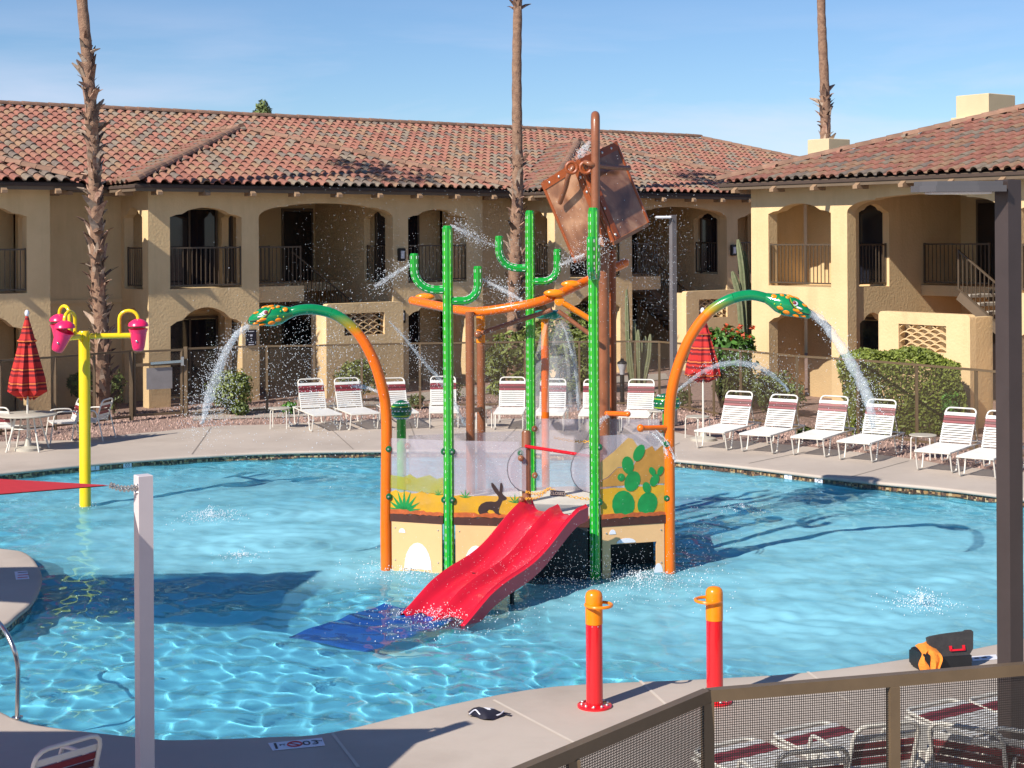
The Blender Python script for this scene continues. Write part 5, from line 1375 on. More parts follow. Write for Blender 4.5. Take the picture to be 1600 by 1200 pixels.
# ------------------------------------------------------------------ lamp posts, shade sail, bollards
lp = Vector((D(1577, 700, 11.0).x, 11.0, 0)); lamp = thing('lamp_post', 'tall dark square lamp post with a flat arm lamp at the right edge', 'lamp post', lp)
ht = D(1577, 281, 11.0).z; mb = MB(); mb.cbox((0, 0, ht/2), (.128, .128, ht), .004, Matrix.Rotation(R_(28), 3, 'Z')); mb.build('pole', 'lamp', lamp)
hc = D(1497, 296, 11.0)-lp; mb = MB(); pr = [(-.34, .0), (-.30, -.09), (-.20, -.15), (.10, -.17), (.30, -.15), (.32, .0), (.30, .15), (.10, .17), (-.20, .15), (-.30, .09)]
mb.plate(pr, .045, lambda a, b, d: Vector((hc.x+a, hc.y+b, hc.z-.02+d))); M['lampgrey'] = mat('lamp_head_paint', (.085, .078, .085), .2, .05, 4, coat=.4); mb.build('lamp_head', 'lampgrey', lamp)
mb = MB(); mb.plate([(x*.93, y*.9) for x, y in pr], .03, lambda a, b, d: Vector((hc.x+a, hc.y+b, hc.z+.0255+d))); mb.build('head_cover', 'lampgrey', lamp)
mb = MB(); mb.plate([(x*.7, y*.7) for x, y in pr], .012, lambda a, b, d: Vector((hc.x+a, hc.y+b, hc.z-.033+d))); mb.build('lens', 'lens', lamp)
q = G(1053, 664); lp2 = Vector((q.x, q.y, 0)); M['greypole'] = mat('grey_pole_paint', (.16, .145, .15), .45, .08, 4); lamp2 = thing('lamp_post', 'slender grey lamp post with a flat lamp standing by the far loungers', 'lamp post', lp2)
ht = D(1050, 336, q.y).z; mb = MB(); mb.cbox((0, 0, ht/2), (.118, .118, ht), .006, Matrix.Rotation(R_(30), 3, 'Z')); mb.build('pole', 'greypole', lamp2)
mb = MB(); mb.cbox((-.22, -.02, ht-.05), (.34, .26, .06), .02); mb.build('lamp_head', 'lens', lamp2)
q = G(978, 640); bl_ = thing('path_light', 'black bollard path light with a pale head behind the loungers', 'path light', (q.x, q.y+1.2, 0)); zt = D(978, 560, q.y+1.2).z
mb = MB(); mb.tube([(0, 0, 0), (0, 0, zt-.40)], .055, 12); mb.build('post', 'black', bl_, 40)
mb = MB(); mb.lathe([(.06, zt-.40), (.07, zt-.30), (.12, zt-.16), (.12, zt-.13)], 16); mb.build('head', 'lens', bl_, 40)
mb = MB(); mb.lathe([(.13, zt-.13), (.12, zt-.09), (.05, zt-.05), (.04, zt)], 16); mb.build('cap', 'black', bl_, 40)
def sailpost(px, py, Y, lab, w=.105, base=0):
    c = D(px, py, Y); r = thing('sail_post', lab, 'post', (c.x, Y, 0)); mb = MB(); mb.cbox((0, 0, c.z/2), (w, w, c.z), .004, Matrix.Rotation(R_(33), 3, 'Z')); mb.build('pole', 'postwhite', r)
    mb = MB(); mb.lathe([(.16, 0), (.16, .02), (.09, .02)], 16); mb.build('base_plate', 'postwhite', r)
    return r, c
spr, sc0 = sailpost(224, 742, 10.9, 'white square steel post that holds the tip of the red shade sail')
spr.rotation_euler = (0, 0, 0)
E_ = D(214, 761, 10.84)-spr.location; mb = MB(); mb.tube([E_+Vector((.018*math.cos(t), 0, .03*math.sin(t)-.01)) for t in [2*PI*i/10 for i in range(10)]], .006, 6, closed=True); mb.build('eye_bolt', 'steel', spr, 40)
def sail(name, lab, pts, sag=.12, thick=.006):
    r = thing(name, lab, 'shade sail', pts[0]); o0 = Vector(pts[0]); A, B, C = [Vector(p)-o0 for p in pts]; n = 16; vs = []; ix = {}
    ce = (A+B+C)/3
    for i in range(n+1):
        for j in range(n+1-i):
            u, v = i/n, j/n; w = 1-u-v; p = A*w+B*u+C*v
            pull = 4*(u*w)*(1 if v < .5 else 0)
            e = min(u, v, w); k = .16*(u*v+v*w+u*w)*max(0, 1-e*6)
            p = p+(ce-p)*k-Vector((0, 0, sag*27*u*v*w)); ix[i, j] = len(vs); vs.append(p)
    fs = []
    for i in range(n):
        for j in range(n-i):
            fs.append((ix[i, j], ix[i+1, j], ix[i, j+1]))
            if j < n-i-1: fs.append((ix[i+1, j], ix[i+1, j+1], ix[i, j+1]))
    m_ = len(vs); mb = MB(); mb.add(vs+[p+Vector((0, 0, -thick)) for p in vs], fs+[tuple(q+m_ for q in reversed(f)) for f in fs])
    mb.build('cloth', 'sail', r, 60); return r
T0 = D(172, 758, 10.82); SB = Vector((-9.9, 10.4, 3.0)); SCp = Vector((-4.4, 5.9, 3.0))
s1 = sail('shade_sail', 'red shade sail seen edge on, stretched from the white post out of the left side', [T0, SB, SCp], .05)
mb = MB(); ce = E_+spr.location-s1.location; ch_ = [Vector((0, 0, 0)), ce*.5+Vector((0, 0, -.02)), ce]; chain(mb, ch_, .012); mb.build('chain', 'steel', s1, 40)
sail('shade_sail', 'second red shade sail beyond the left edge that shades the pool', [Vector((-6.25, 15.9, 4.2)), Vector((-17, 15.4, 4.4)), Vector((-6.5, 13.1, 4.2))], .1)  # unseen sail added out of view, corners set to cast the pool's dark patch
def make_bollard():
    r = thing('spray_bollard', 'x', 'bollard'); mb = MB(); mb.tube([(0, 0, .02), (0, 0, .74)], .075, 28); mb.build('column', 'red', r, 40)
    mb = MB(); mb.lathe([(.155, 0), (.155, .016), (.15, .02), (.06, .021)], 32); f = mb.build('flange', 'red', r, 40)
    for i in range(10):
        a = 2*PI*i/10+.2; mb = MB(); mb.ball((.118*math.cos(a), .118*math.sin(a), .028), .014, 8, 5); mb.build('bolt', 'bolt', f, 40)
    mb = MB(); mb.lathe([(.078, .742), (.078, .985), (.072, 1.012), (.055, 1.032), (.03, 1.04), (.01, 1.042)], 28); h = mb.build('cap', 'orange2', r, 40)
    mb = MB(); mb.tube([(.04+.117*math.cos(t), -.035+.117*math.sin(t), .915) for t in [2*PI*i/28 for i in range(28)]], .0145, 8, closed=True); mb.build('handle_ring', 'orange2', r, 40)
    mb = MB(); mb.ball((-.02, -.074, .73), .006, 6, 4); mb.ball((.03, -.07, .73), .006, 6, 4); mb.build('screw', 'bolt', r, 40)
    return r
bo = make_bollard(); q = G(929, 1104); bo.location = (q.x, q.y, 0); bo['label'] = 'left red bollard with an orange cap, whole base ring showing on the deck'; bo['group'] = 'red spray bollards'
q = G(1117, 1097); dup(bo, 'right red bollard with an orange cap, base behind the front fence rail', (q.x, q.y, 0), R_(205), 'red spray bollards')
# handrail at the left
hr_ = thing('pool_handrail', 'bent stainless pool handrail at the lower left edge', 'handrail', G(27, 1122)); o_ = hr_.location.copy(); Y0 = o_.y
mb = MB(); mb.tube(rel(smoothpath([D(-60, 935, Y0+1.2), D(-20, 958, Y0+.6), D(4, 980, Y0+.15), D(20, 1010, Y0), D(27, 1035, Y0), D(28.5, 1060, Y0), D(27, 1124, Y0)], 5), o_), .021, 12); mb.build('rail', 'steel', hr_, 40)
mb = MB(); mb.lathe([(.05, 0), (.05, .012), (.024, .016)], 14); mb.build('flange', 'steel', hr_, 40)
# equipment case with a towel, dropped cap
p = G(1478, 1046); case = thing('equipment_case', 'open dark equipment case with a red latch handle on the pool edge', 'case', p, R_(12))
mb = MB(); mb.cbox((0, .12, .10), (.52, .34, .20), .02); mb.build('body', 'black', case)
R3 = Matrix.Rotation(R_(-14), 3, 'X'); M['casegrey'] = mat('case_plastic', (.045, .04, .038), .5, .15, 12, .2, 40)
mb = MB(); out = [(-.23, 0), (.17, 0), (.24, .10), (.27, .31), (.25, .335), (.20, .335), (.18, .32), (0, .31), (-.10, .30), (-.20, .285), (-.24, .27)]
mb.plate(out, .05, lambda a, b, d: Vector((a+.05, -.05, .16))+R3 @ Vector((0, d, b))); lid = mb.build('lid', 'casegrey', case)
mb = MB()
for c, d in (((.06, .0), (.16, .022)), ((-.012, .025), (.022, .06)), ((.132, .025), (.022, .06))):
    mb.box(Vector((c[0]+.05, -.05, .16))+R3 @ Vector((0, -.012, .10+c[1])), (d[0], .02, d[1]), R3)
mb.build('handle', 'red', lid)
mb = MB(); mb.cbox((-.27, .02, .14), (.06, .30, .26), .02); mb.build('end_flap', 'black', case)
tw = thing('towel', 'orange towel hanging over the left end of the dark case', 'towel', p); mb = MB(); vs = []; n = 14
for i in range(n+1):
    for j in range(9):
        u = i/n; v = j/8; x = -.30+.20*v+.02*math.sin(u*7+v*5); y = -.14-.05*math.sin(u*PI*.5)+.018*math.sin(v*15+u*2); z = .30-.30*u**1.3+.05*math.sin(PI*v)*(1-u)
        if u < .2: y += (.2-u)*.9
        vs.append((x, y, z))
mb.add(vs+[(x, y+.012, z-.004) for x, y, z in vs], [(i*9+j, i*9+j+1, (i+1)*9+j+1, (i+1)*9+j) for i in range(n) for j in range(8)]+[((n+1)*9+i*9+j, (n+1)*9+(i+1)*9+j, (n+1)*9+(i+1)*9+j+1, (n+1)*9+i*9+j+1) for i in range(n) for j in range(8)]); mb.build('cloth', 'cloth', tw, 60); tw.scale = (.95, .95, .74); case.scale = (.95, .95, .74)
p = G(766, 1118); cap = thing('swim_bag', 'small dark crumpled bag with a pale cord lying on the near deck', 'bag', p); px_ = p.y/FPX
mb = MB(); vs = []; n = 20
for i in range(n+1):
    u = i/n; x = (-34+66*u)*px_; wdt = (.08*math.sin(PI*min(1, u*1.15+.05))**.7+.015); y0 = .02-.05*u+.02*math.sin(u*9)
    for j in range(7):
        v = j/6-.5; vs.append((x+.01*math.sin(j*2+u*6), y0+v*wdt*3.0, .014+.05*math.cos(v*PI)*math.sin(PI*min(1, u+.08))+.008*math.sin(u*17+j)))
mb.add(vs, [(i*7+j, i*7+j+1, (i+1)*7+j+1, (i+1)*7+j) for i in range(n) for j in range(6)]); mb.build('pouch', 'ink', cap, 60)
mb = MB(); mb.tube(smoothpath([(-.18, -.05, .03), (-.13, .0, .05), (-.08, -.08, .03), (0, -.09, .02), (.08, -.07, .03), (.12, .01, .035)], 5), .006, 6); mb.build('cord', 'wht2', cap, 40)
mb = MB(); mb.cbox((-.02, .015, .052), (.10, .05, .012), .004, Matrix.Rotation(-.3, 3, 'Z')); mb.build('tag', 'wht2', cap)
# depth markers
def marker(lab, q4, items, vertical=False):
    a, b, c, d = q4; o0 = a; r = thing('depth_marker', lab, 'marker', o0); x = (b-a); W_ = x.length; x.normalize(); y = (d-a); y = (y-x*y.dot(x)); H_ = y.length; y.normalize(); z = x.cross(y)
    mb = MB(); mb.hexa([Vector((0, 0, 0)), b-a, c-a, d-a]+[p+z*.003 for p in (Vector((0, 0, 0)), b-a, c-a, d-a)]); mb.build('tile', 'wht2', r)
    B3 = Matrix(((x.x, y.x, z.x, 0), (x.y, y.y, z.y, 0), (x.z, y.z, z.z, 0), (0, 0, 0, 1)))
    for s, u, v, size, m in items:
        mw = Matrix.Translation(x*(u*W_)+y*(v*H_)+z*.005) @ B3
        if s == 'ring':
            mb = MB(); mb.tube([(size*math.cos(t), size*math.sin(t), 0) for t in [2*PI*i/20 for i in range(20)]], .007, 6, closed=True); mb.bar((-size*.7, size*.7, 0), (size*.7, -size*.7, 0), .009, .006); ob = mb.build('no_diving_ring', m, r); ob.matrix_local = mw
        elif s == 'bar':
            mb = MB(); mb.box((0, 0, 0), (size[0], size[1], .003)); ob = mb.build('printed_line', m, r); ob.matrix_local = mw
        else: text_on(s, 'numeral', size, m, r, mw)
marker('white depth marker tiles set in the near deck edge', [G(426, 1173, .0035), G(508, 1165, .0035), G(503, 1153, .0035), G(419, 1161.5, .0035)],
       [('1', .09, .46, .21, 'ink'), ('FT', .22, .55, .05, 'ink'), ('ring', .45, .5, .058, 'inkred'), ('03', .76, .48, .145, 'ink'), ('IN', .94, .62, .04, 'ink')])
marker('small white notice tile with red lines on the left deck tongue', [G(25, 906, .0035), G(46, 904.5, .0035), G(42.5, 892, .0035), G(22.5, 893.5, .0035)],
       [('bar', .5, .82, (.11, .022), 'ink'), ('bar', .55, .5, (.13, .026), 'inkred'), ('bar', .5, .2, (.12, .028), 'inkred')])
marker('white depth tiles at the right on the deck beside the lamp post', [G(1520, 1033, .0035), G(1560, 1030, .0035), G(1556, 1023, .0035), G(1518, 1026, .0035)],
       [('bar', .3, .5, (.05, .03), 'ink'), ('bar', .6, .5, (.05, .03), 'ink')])
def band_marker(lab, x, y, s, size=.11, w=.16):
    c = G(x, y, -.10); pts = [Vector((p[0], p[1], 0)) for p in grow(POOL, .05)]; i = min(range(len(pts)), key=lambda k: (pts[k]-Vector((c.x, c.y, 0))).length)
    t_ = (pts[(i+1) % len(pts)]-pts[i-1]).normalized()
    if t_.x < 0: t_ = -t_
    nn = Vector((t_.y, -t_.x, 0)); o0 = pts[i]+Vector((0, 0, -.10))+nn*.012
    a = o0-t_*w/2-Vector((0, 0, .042)); b = a+t_*w; marker(lab, [a, b, b+Vector((0, 0, .085)), a+Vector((0, 0, .085))], [(s, .5, .5, size, 'ink')])
band_marker('white tile with a 1 on the far left tile band', 172, 730, '1'); band_marker('white tile with 03 on the far left tile band', 197, 727, '03', .09)
band_marker('white tile with a 1 on the far right tile band', 1256, 740, '1'); band_marker('white tile with 04 on the far right tile band', 1283, 745, '04', .09)
# plaque on the facade pier
pq = MB(); pq.cbox((2.81, -.02, 1.62), (.30, .03, .42), .008); plq = pq.build('plaque', 'ink', main, label='black plaque with pale lines')
for z, w_ in ((1.78, .16), (1.68, .07), (1.60, .04), (1.50, .14), (1.44, .16)):
    b_2 = MB(); b_2.box((2.81, -.037, z), (w_, .004, .02 if z != 1.68 else .05)); b_2.build('printed_line', 'wht2', plq)

# ------------------------------------------------------------------ plants
def leaves(mb, c, rad, n, size, rr, shell=.55, flat=0.0, lens=1.7):
    c = Vector(c)
    for _ in range(n):
        while True:
            p = Vector((rr.uniform(-1, 1), rr.uniform(-1, 1), rr.uniform(-1, 1))); l = p.length
            if shell < l < 1: break
        lump = 1+.16*math.sin(p.x*5+c.x)*math.cos(p.z*6+p.y*4)
        q = c+Vector((p.x*rad[0], p.y*rad[1], p.z*rad[2]))*lump
        if q.z < .02: continue
        nrm = (p+Vector((rr.gauss(0, .6), rr.gauss(0, .6), rr.gauss(.3, .6)))).normalized()
        t = nrm.cross(Vector((rr.gauss(0, 1), rr.gauss(0, 1), rr.gauss(0, 1)))).normalized(); b = nrm.cross(t); s = size*rr.uniform(.6, 1.35)
        mb.add([q-t*s*lens*.5, q+b*s*.42, q+t*s*lens*.5, q-b*s*.42], [(0, 1, 2, 3)])
def stems(mb, base, tips, r0):
    for t in tips:
        b = Vector(base); t = Vector(t); m_ = b.lerp(t, .5)+Vector((0, 0, .05)); mb.tube([b, m_, t], [r0, r0*.7, r0*.35], 5)
def bush(name, label, cat, p, rad, n, size, m, seed, group=None, zc=None, lumps=5, flowers=0, fm='flower', box=False):
    rr = random.Random(seed); r = thing(name, label, cat, (p.x, p.y, 0), 0, group); mb = MB(); zc = zc if zc is not None else rad[2]
    if box:
        k = int(n); 
        for _ in range(k):
            f = rr.random(); x, y, z = rr.uniform(-1, 1), rr.uniform(-1, 1), rr.uniform(0, 1)
            if f < .42: y = -1+abs(rr.gauss(0, .10))
            elif f < .70: z = 1-abs(rr.gauss(0, .05))
            elif f < .92: x = rr.choice((-1, 1))*(1-abs(rr.gauss(0, .06)))
            e = max(abs(x), abs(y)); zz = z*(1-.22*max(0, e-.55)**1.5*2.2)
            w = 1+.05*math.sin(z*7+x*5)
            q = Vector((x*rad[0]*w, y*rad[1]*w, .06+zz*rad[2]*2*(1+.03*math.sin(x*6))))
            nrm = Vector((rr.gauss(0, .7), rr.gauss(-.3, .7), rr.gauss(.5, .7))).normalized(); t = nrm.cross(Vector((rr.gauss(0, 1), rr.gauss(0, 1), rr.gauss(0, 1)))).normalized(); b = nrm.cross(t); s = size*rr.uniform(.6, 1.4)
            mb.add([q-t*s*.8, q+b*s*.4, q+t*s*.8, q-b*s*.4], [(0, 1, 2, 3)])
    else:
        leaves(mb, (0, 0, zc), rad, n//2, size, rr, .35)
        for _ in range(lumps):
            a = rr.uniform(0, 6.28); q = Vector((math.cos(a)*rad[0]*.62, math.sin(a)*rad[1]*.62, zc+rr.uniform(-.35, .6)*rad[2]))
            leaves(mb, q, tuple(v*.45 for v in rad), n//2//lumps, size, rr, .3)
    mb.build('foliage', m, r)
    mb = MB(); stems(mb, (0, 0, 0), [(rr.uniform(-.7, .7)*rad[0], rr.uniform(-.7, .7)*rad[1], zc+rr.uniform(-.3, .5)*rad[2]) for _ in range(9)], .02+.012*rad[2]); mb.build('stems', 'bark', r)
    for _ in range(flowers):
        mb = MB(); a = rr.uniform(0, 6.28); u = rr.uniform(.2, 1); q = Vector((math.cos(a)*rad[0]*u, -abs(math.sin(a))*rad[1]*u*.8, zc+rad[2]*(.55+.5*rr.random()))); 
        leaves(mb, q, (.07, .07, .06), 12, .06, rr, .1); mb.build('flower', fm, r)
    return r
bush('clipped_bush', 'bright green clipped bush behind the fence, between umbrella and yellow pole', 'bush', G(108, 646)+Vector((0, 1.2, 0)), (.36, .34, .36), 2600, .05, 'leaf_g', 1, zc=.55)
bush('shrub', 'scraggly shrub at the foot of the left palm', 'shrub', G(160, 652)+Vector((.1, .6, 0)), (.30, .3, .5), 900, .06, 'leaf_l', 2, zc=.6)
bush('shrub', 'loose yellow green shrub where the left snake jet falls', 'shrub', G(356, 650)+Vector((0, .3, 0)), (.55, .5, .48), 2600, .06, 'leaf_y', 3, zc=.6)
bush('shrub', 'rounded olive shrub behind the lounger second from the side table', 'shrub', G(556, 634)+Vector((0, 1.0, 0)), (.62, .5, .42), 2600, .06, 'leaf_y', 4, zc=.68)
bush('shrub', 'tan green shrub at the wing corner behind the fence', 'shrub', G(1172, 650)+Vector((0, 1.5, 0)), (.62, .5, .52), 2600, .06, 'leaf', 5, zc=.55)
bush('shrub', 'grey green shrub below the wing arch, second from the corner', 'shrub', G(1232, 660)+Vector((0, 1.3, 0)), (.62, .5, .50), 2400, .06, 'leaf_l', 6, zc=.5)
hp = (G(1345, 684)+G(1512, 684))/2
bush('clipped_hedge', 'large square clipped hedge behind the right loungers', 'hedge', Vector((hp.x-.05, hp.y+.95, 0)), (1.14, .75, .84), 17000, .058, 'leaf_h', 7, box=True)
sp_ = G(1448, 665); bush('shrub', 'small bright sprig growing against the hedge front', 'shrub', Vector((sp_.x, hp.y+.16, 0)), (.18, .1, .42), 700, .05, 'leaf_g', 8, zc=.55)
fb = G(1140, 640); bush('flower_bush', 'green bush with orange flowers below the right screen wall', 'bush', Vector((5.1, 37.6, 0)), (.85, .7, .62), 3000, .11, 'leaf_g', 9, zc=1.35, flowers=16)
for i, (x, y, s, m, lab) in enumerate(((372, 652, .22, 'leaf_l', 'low green weed by the fence right of the left jet'), (447, 650, .18, 'leaf_g', 'small green plant behind the left end side table'), (705, 628, .34, 'leaf', 'dark low plant on the gravel behind the brown posts'), (648, 640, .2, 'leaf_l', 'small plant at the fence behind the third lounger'), (890, 628, .3, 'leaf_y', 'dry shrub on the gravel behind the dome lounger'), (790, 632, .25, 'leaf_l', 'pale tuft on the gravel left of the rear cactus pole'), (1065, 640, .3, 'leaf_l', 'grey green tuft right of the slender lamp post'), (1262, 690, .14, 'leaf', 'tiny dark plant between two right loungers'), (1010, 640, .25, 'leaf_y', 'thin dry plant on the gravel beside the path light'))):
    bush('low_plant', lab, 'plant', G(x, y)+Vector((0, .4, 0)), (s, s, s*.9), 420, .055, m, 20+i, zc=s*.8)
# ornamental grass and rocks as ground cover
rr = random.Random(77); mb = MB()
for _ in range(9000):
    t = rr.random(); i = min(len(FP)-2, int(1+t*(len(FP)-3))); f = rr.random(); p = FP[i].lerp(FP[i+1], f)+Vector((rr.gauss(0, .3), rr.uniform(-2.6, 2.4), 0))
    if inside((p.x, p.y), DECK): continue
    s = rr.uniform(.014, .042); q = [Vector((rr.uniform(.6, 1)*s*math.cos(a), rr.uniform(.6, 1)*s*math.sin(a), 0)) for a in (0, 1.6, 3.1, 4.7)]
    mb.add([p+v-Vector((0, 0, .02)) for v in q]+[p+Vector((rr.uniform(-.3, .3)*s, rr.uniform(-.3, .3)*s, s*rr.uniform(.5, .9)))], [(0, 1, 4), (1, 2, 4), (2, 3, 4), (3, 0, 4)])
M['stone'] = mat('pink_gravel_stone', (.46, .31, .26), .9, .2, 3, rnd=.45); mb.build('gravel_stones', 'stone', kind='stuff')
# palo verde tree
def tree(name, label, base, blobs, trunk, n, size, m, seed, cat='tree'):
    rr = random.Random(seed); r = thing(name, label, cat, base); b = Vector(base); mb = MB()
    for c, rad in blobs: leaves(mb, c-b, rad, n, size, rr, .15, lens=2.2)
    mb.build('crown', m, r)
    mb = MB()
    for pts, r0 in trunk: mb.tube(rel(pts, b), [r0*(1-.7*i/(len(pts)-1)) for i in range(len(pts))], 7)
    mb.build('trunk', 'bark', r, 50); return r
pv = Vector((D(855, 600, 41.5).x, 41.5, 0))
B = [(D(x, y, 41.5+dy), (rx, .7, rz)) for x, y, rx, rz, dy in ((800, 545, .8, .5, 0), (775, 570, .5, .45, .3), (880, 520, 1.0, .6, .4), (905, 545, .6, .55, -.3), (855, 560, .8, .4, .2), (830, 595, .6, .4, -.4), (920, 575, .45, .5, 0), (895, 595, .5, .4, .5), (780, 610, .35, .3, 0), (840, 530, .7, .4, .6))]
tree('palo_verde_tree', 'airy light green palo verde tree behind the fence in the middle', pv, B, [([pv, D(850, 590, 41.5), D(830, 560, 41.5), D(800, 540, 41.3)], .07), ([pv+Vector((.05, 0, 0)), D(872, 585, 41.5), D(890, 545, 41.6), D(900, 520, 41.7)], .07), ([pv, D(858, 570, 41.5), D(850, 530, 41.8)], .05)], 520, .085, 'leaf_y', 31)
B = [(D(x, y, 47), (rx, .4, rz)) for x, y, rx, rz in ((882, 500, .5, .25), (905, 492, .35, .3), (868, 508, .3, .2))]
bs_ = Vector((D(885, 600, 47).x, 47, 0))
tree('shrub', 'dark leafy shrub by the entry behind the palo verde tree', bs_, B, [([bs_, D(885, 500, 47)], .04)], 160, .09, 'leaf', 32, 'shrub')
ft = Vector((D(411, 200, 75).x, 75, 0)); B = [(D(x, y, 75), (rx, .6, rz)) for x, y, rx, rz in ((411, 168, .30, .38), (407, 178, .35, .3), (415, 176, .3, .3), (411, 190, .3, .4))]
tree('distant_tree', 'small tree top showing above the roof ridge', ft, B, [([ft, D(411, 175, 75)], .2)], 260, .10, 'leaf_l', 33)
# columnar cacti
def columnar(label, p, stemsL, seed):
    r = thing('columnar_cactus', label, 'cactus', p, 0); o_ = Vector(p)
    for pts, r0 in stemsL:
        mb = MB(); P3 = smoothpath(rel(pts, o_), 4); n = len(P3); rad = [r0*(1-.12*i/n) for i in range(n)]; rad[-1] = r0*.35; rad[-2] = r0*.75
        mb.tube(P3, rad, 14, True, .22); mb.build('stem', 'cactus', r, 30)
    return r
Yc = 42.0; cp = Vector((D(982, 600, Yc).x, Yc, D(982, 592, Yc).z)); cp.z = 0.0
bz = D(985, 592, Yc)
columnar('clump of thin columnar cacti right of the bucket mast', Vector((bz.x, Yc, 0)),
    [([Vector((D(bx, 592, Yc).x, Yc+dy, 0)), D(mx, my, Yc+dy), D(tx, ty, Yc+dy)], .075) for bx, mx, my, tx, ty, dy in ((988, 982, 555, 979, 452, 0), (994, 992, 545, 991, 500, .2), (997, 998, 550, 997, 515, -.1), (1000, 1007, 555, 1008, 525, .1), (1003, 1014, 560, 1016, 522, 0), (990, 986, 560, 984, 530, -.2), (1001, 1002, 560, 1003, 535, .2))], 1)
Yc = 39.9; bz = D(1168, 590, Yc)
columnar('tall columnar cacti at the corner of the sunlit wing', Vector((bz.x, Yc, 0)),
    [([Vector((D(bx, 592, Yc).x, Yc+dy, 0)), D(mx, my, Yc+dy), D(tx, ty, Yc+dy)], .10) for bx, mx, my, tx, ty, dy in ((1166, 1162, 450, 1153, 374, 0), (1168, 1168, 470, 1163, 392, .15), (1163, 1157, 480, 1144, 424, -.1), (1171, 1170, 480, 1170, 440, .2))], 2)
# palms
def stub_mesh():
    mb = MB(); 
    mb.add([(-.055, 0, 0), (.055, 0, 0), (.04, -.05, .13), (-.04, -.05, .13), (.012, -.13, .25), (-.012, -.13, .25), (-.05, .02, .02), (.05, .02, .02), (.03, -.03, .15), (-.03, -.03, .15)], [(0, 1, 2, 3), (3, 2, 4, 5), (7, 6, 9, 8), (9, 8, 4, 5), (0, 3, 9, 6), (2, 1, 7, 8)])
    me = bpy.data.meshes.new('frond_stub'); me.from_pydata(mb.v, [], mb.f); me.materials.append(M['stub']); return me
STUB = stub_mesh(); STUB2 = STUB.copy(); STUB2.materials.clear(); STUB2.materials.append(M['stub_light'])
def palm(label, pts, r0, r1, zones, seed, crown_z):
    P3 = smoothpath(pts, 8); b = Vector((P3[0].x, P3[0].y, 0)); r = thing('palm_tree', label, 'palm tree', b, 0, 'tall thin palms beside the buildings'); n = len(P3); rr = random.Random(seed)
    mb = MB(); rad = [(r0+(r1-r0)*i/(n-1))*(1+.05*math.sin(i*2.1)) for i in range(n)]; mb.tube(rel(P3, b), rad, 14); mb.build('trunk', 'trunk', r, 60)
    for z0, z1, cnt, sc_ in zones:
        for k in range(cnt):
            z = z0+(z1-z0)*(k+rr.random())/cnt; i = 0
            while i < n-2 and P3[i+1].z < z: i += 1
            f = (z-P3[i].z)/max(1e-6, P3[i+1].z-P3[i].z); c = P3[i].lerp(P3[i+1], min(1, max(0, f)))-b; a = k*2.4+rr.gauss(0, .2); rd = rad[i]*.93
            s = sc_*rr.choice((.55, .7, .8, 1.0, 1.2, 1.5)); up = rr.choice((0, 0, 0, PI))
            mw = Matrix.Translation(c+Vector((math.cos(a)*rd, math.sin(a)*rd, 0))) @ rotz(a+PI/2) @ Matrix.Rotation(rr.gauss(.05, .34), 4, 'X') @ Matrix.Rotation(rr.gauss(0, .45), 4, 'Y') @ Matrix.Diagonal((s*1.15, s, s*1.1, 1))
            inst(STUB if rr.random() < .62 else STUB2, 'frond_stub', r, mw)
    top = P3[-1]-b
    for k in range(26):
        a = k*2.4; el = rr.uniform(-.6, 1.0); mb = MB(); d = Vector((math.cos(a), math.sin(a), 0)); thin_strip = [top+d*(1.6*t*math.cos(el*(1-t*.3)))+Vector((0, 0, 1.6*t*math.sin(el)-.7*t*t)) for t in (0, .25, .5, .75, 1)]
        mb.tube(thin_strip, [.025, .02, .015, .01, .005], 5); t_ = Vector((-d.y, d.x, 0)); c = thin_strip[2]
        for q in range(18):
            an = -1.2+2.4*q/17; e = c+(d*math.cos(an)+t_*math.sin(an))*.85+Vector((0, 0, -.25*abs(an))); mb.add([c-t_*.02, c+t_*.02, e], [(0, 1, 2)])
        mb.build('frond', 'frond', r)
    return r
Yp = 36.0
palm('left palm with ragged frond stubs standing beside the gate', [Vector((D(160, 650, Yp).x, Yp, 0)), D(160, 560, Yp), D(153, 430, Yp), D(150, 330, Yp), D(145, 220, Yp), D(137, 100, Yp), D(128, 0, Yp), D(118, -120, Yp), D(112, -260, Yp)], .172, .112, [(.3, 8.2, 330, .92), (8.2, 9.0, 12, .8)], 1, 0)
Yp = 43.4
palm('middle palm with a bare upper trunk in front of the roof', [Vector((D(800, 600, Yp).x, Yp, 0)), D(803, 480, Yp), D(807, 360, Yp), D(809, 280, Yp), D(808, 200, Yp), D(807.5, 100, Yp), D(809, 0, Yp), D(810, -170, Yp)], .19, .118, [(.4, 6.5, 160, .85), (7.0, 7.4, 8, .5), (10.6, 11.0, 26, .8)], 2, 0)
Yp = 62
palm('right palm rising behind the sunlit wing roof', [Vector((D(1296, 400, Yp).x, Yp, 0)), D(1294, 300, Yp), D(1290, 235, Yp), D(1289, 150, Yp), D(1285, 60, Yp), D(1283, 0, Yp), D(1281, -170, Yp)], .24, .15, [(6.5, 10.0, 80, 1.25)], 3, 0)

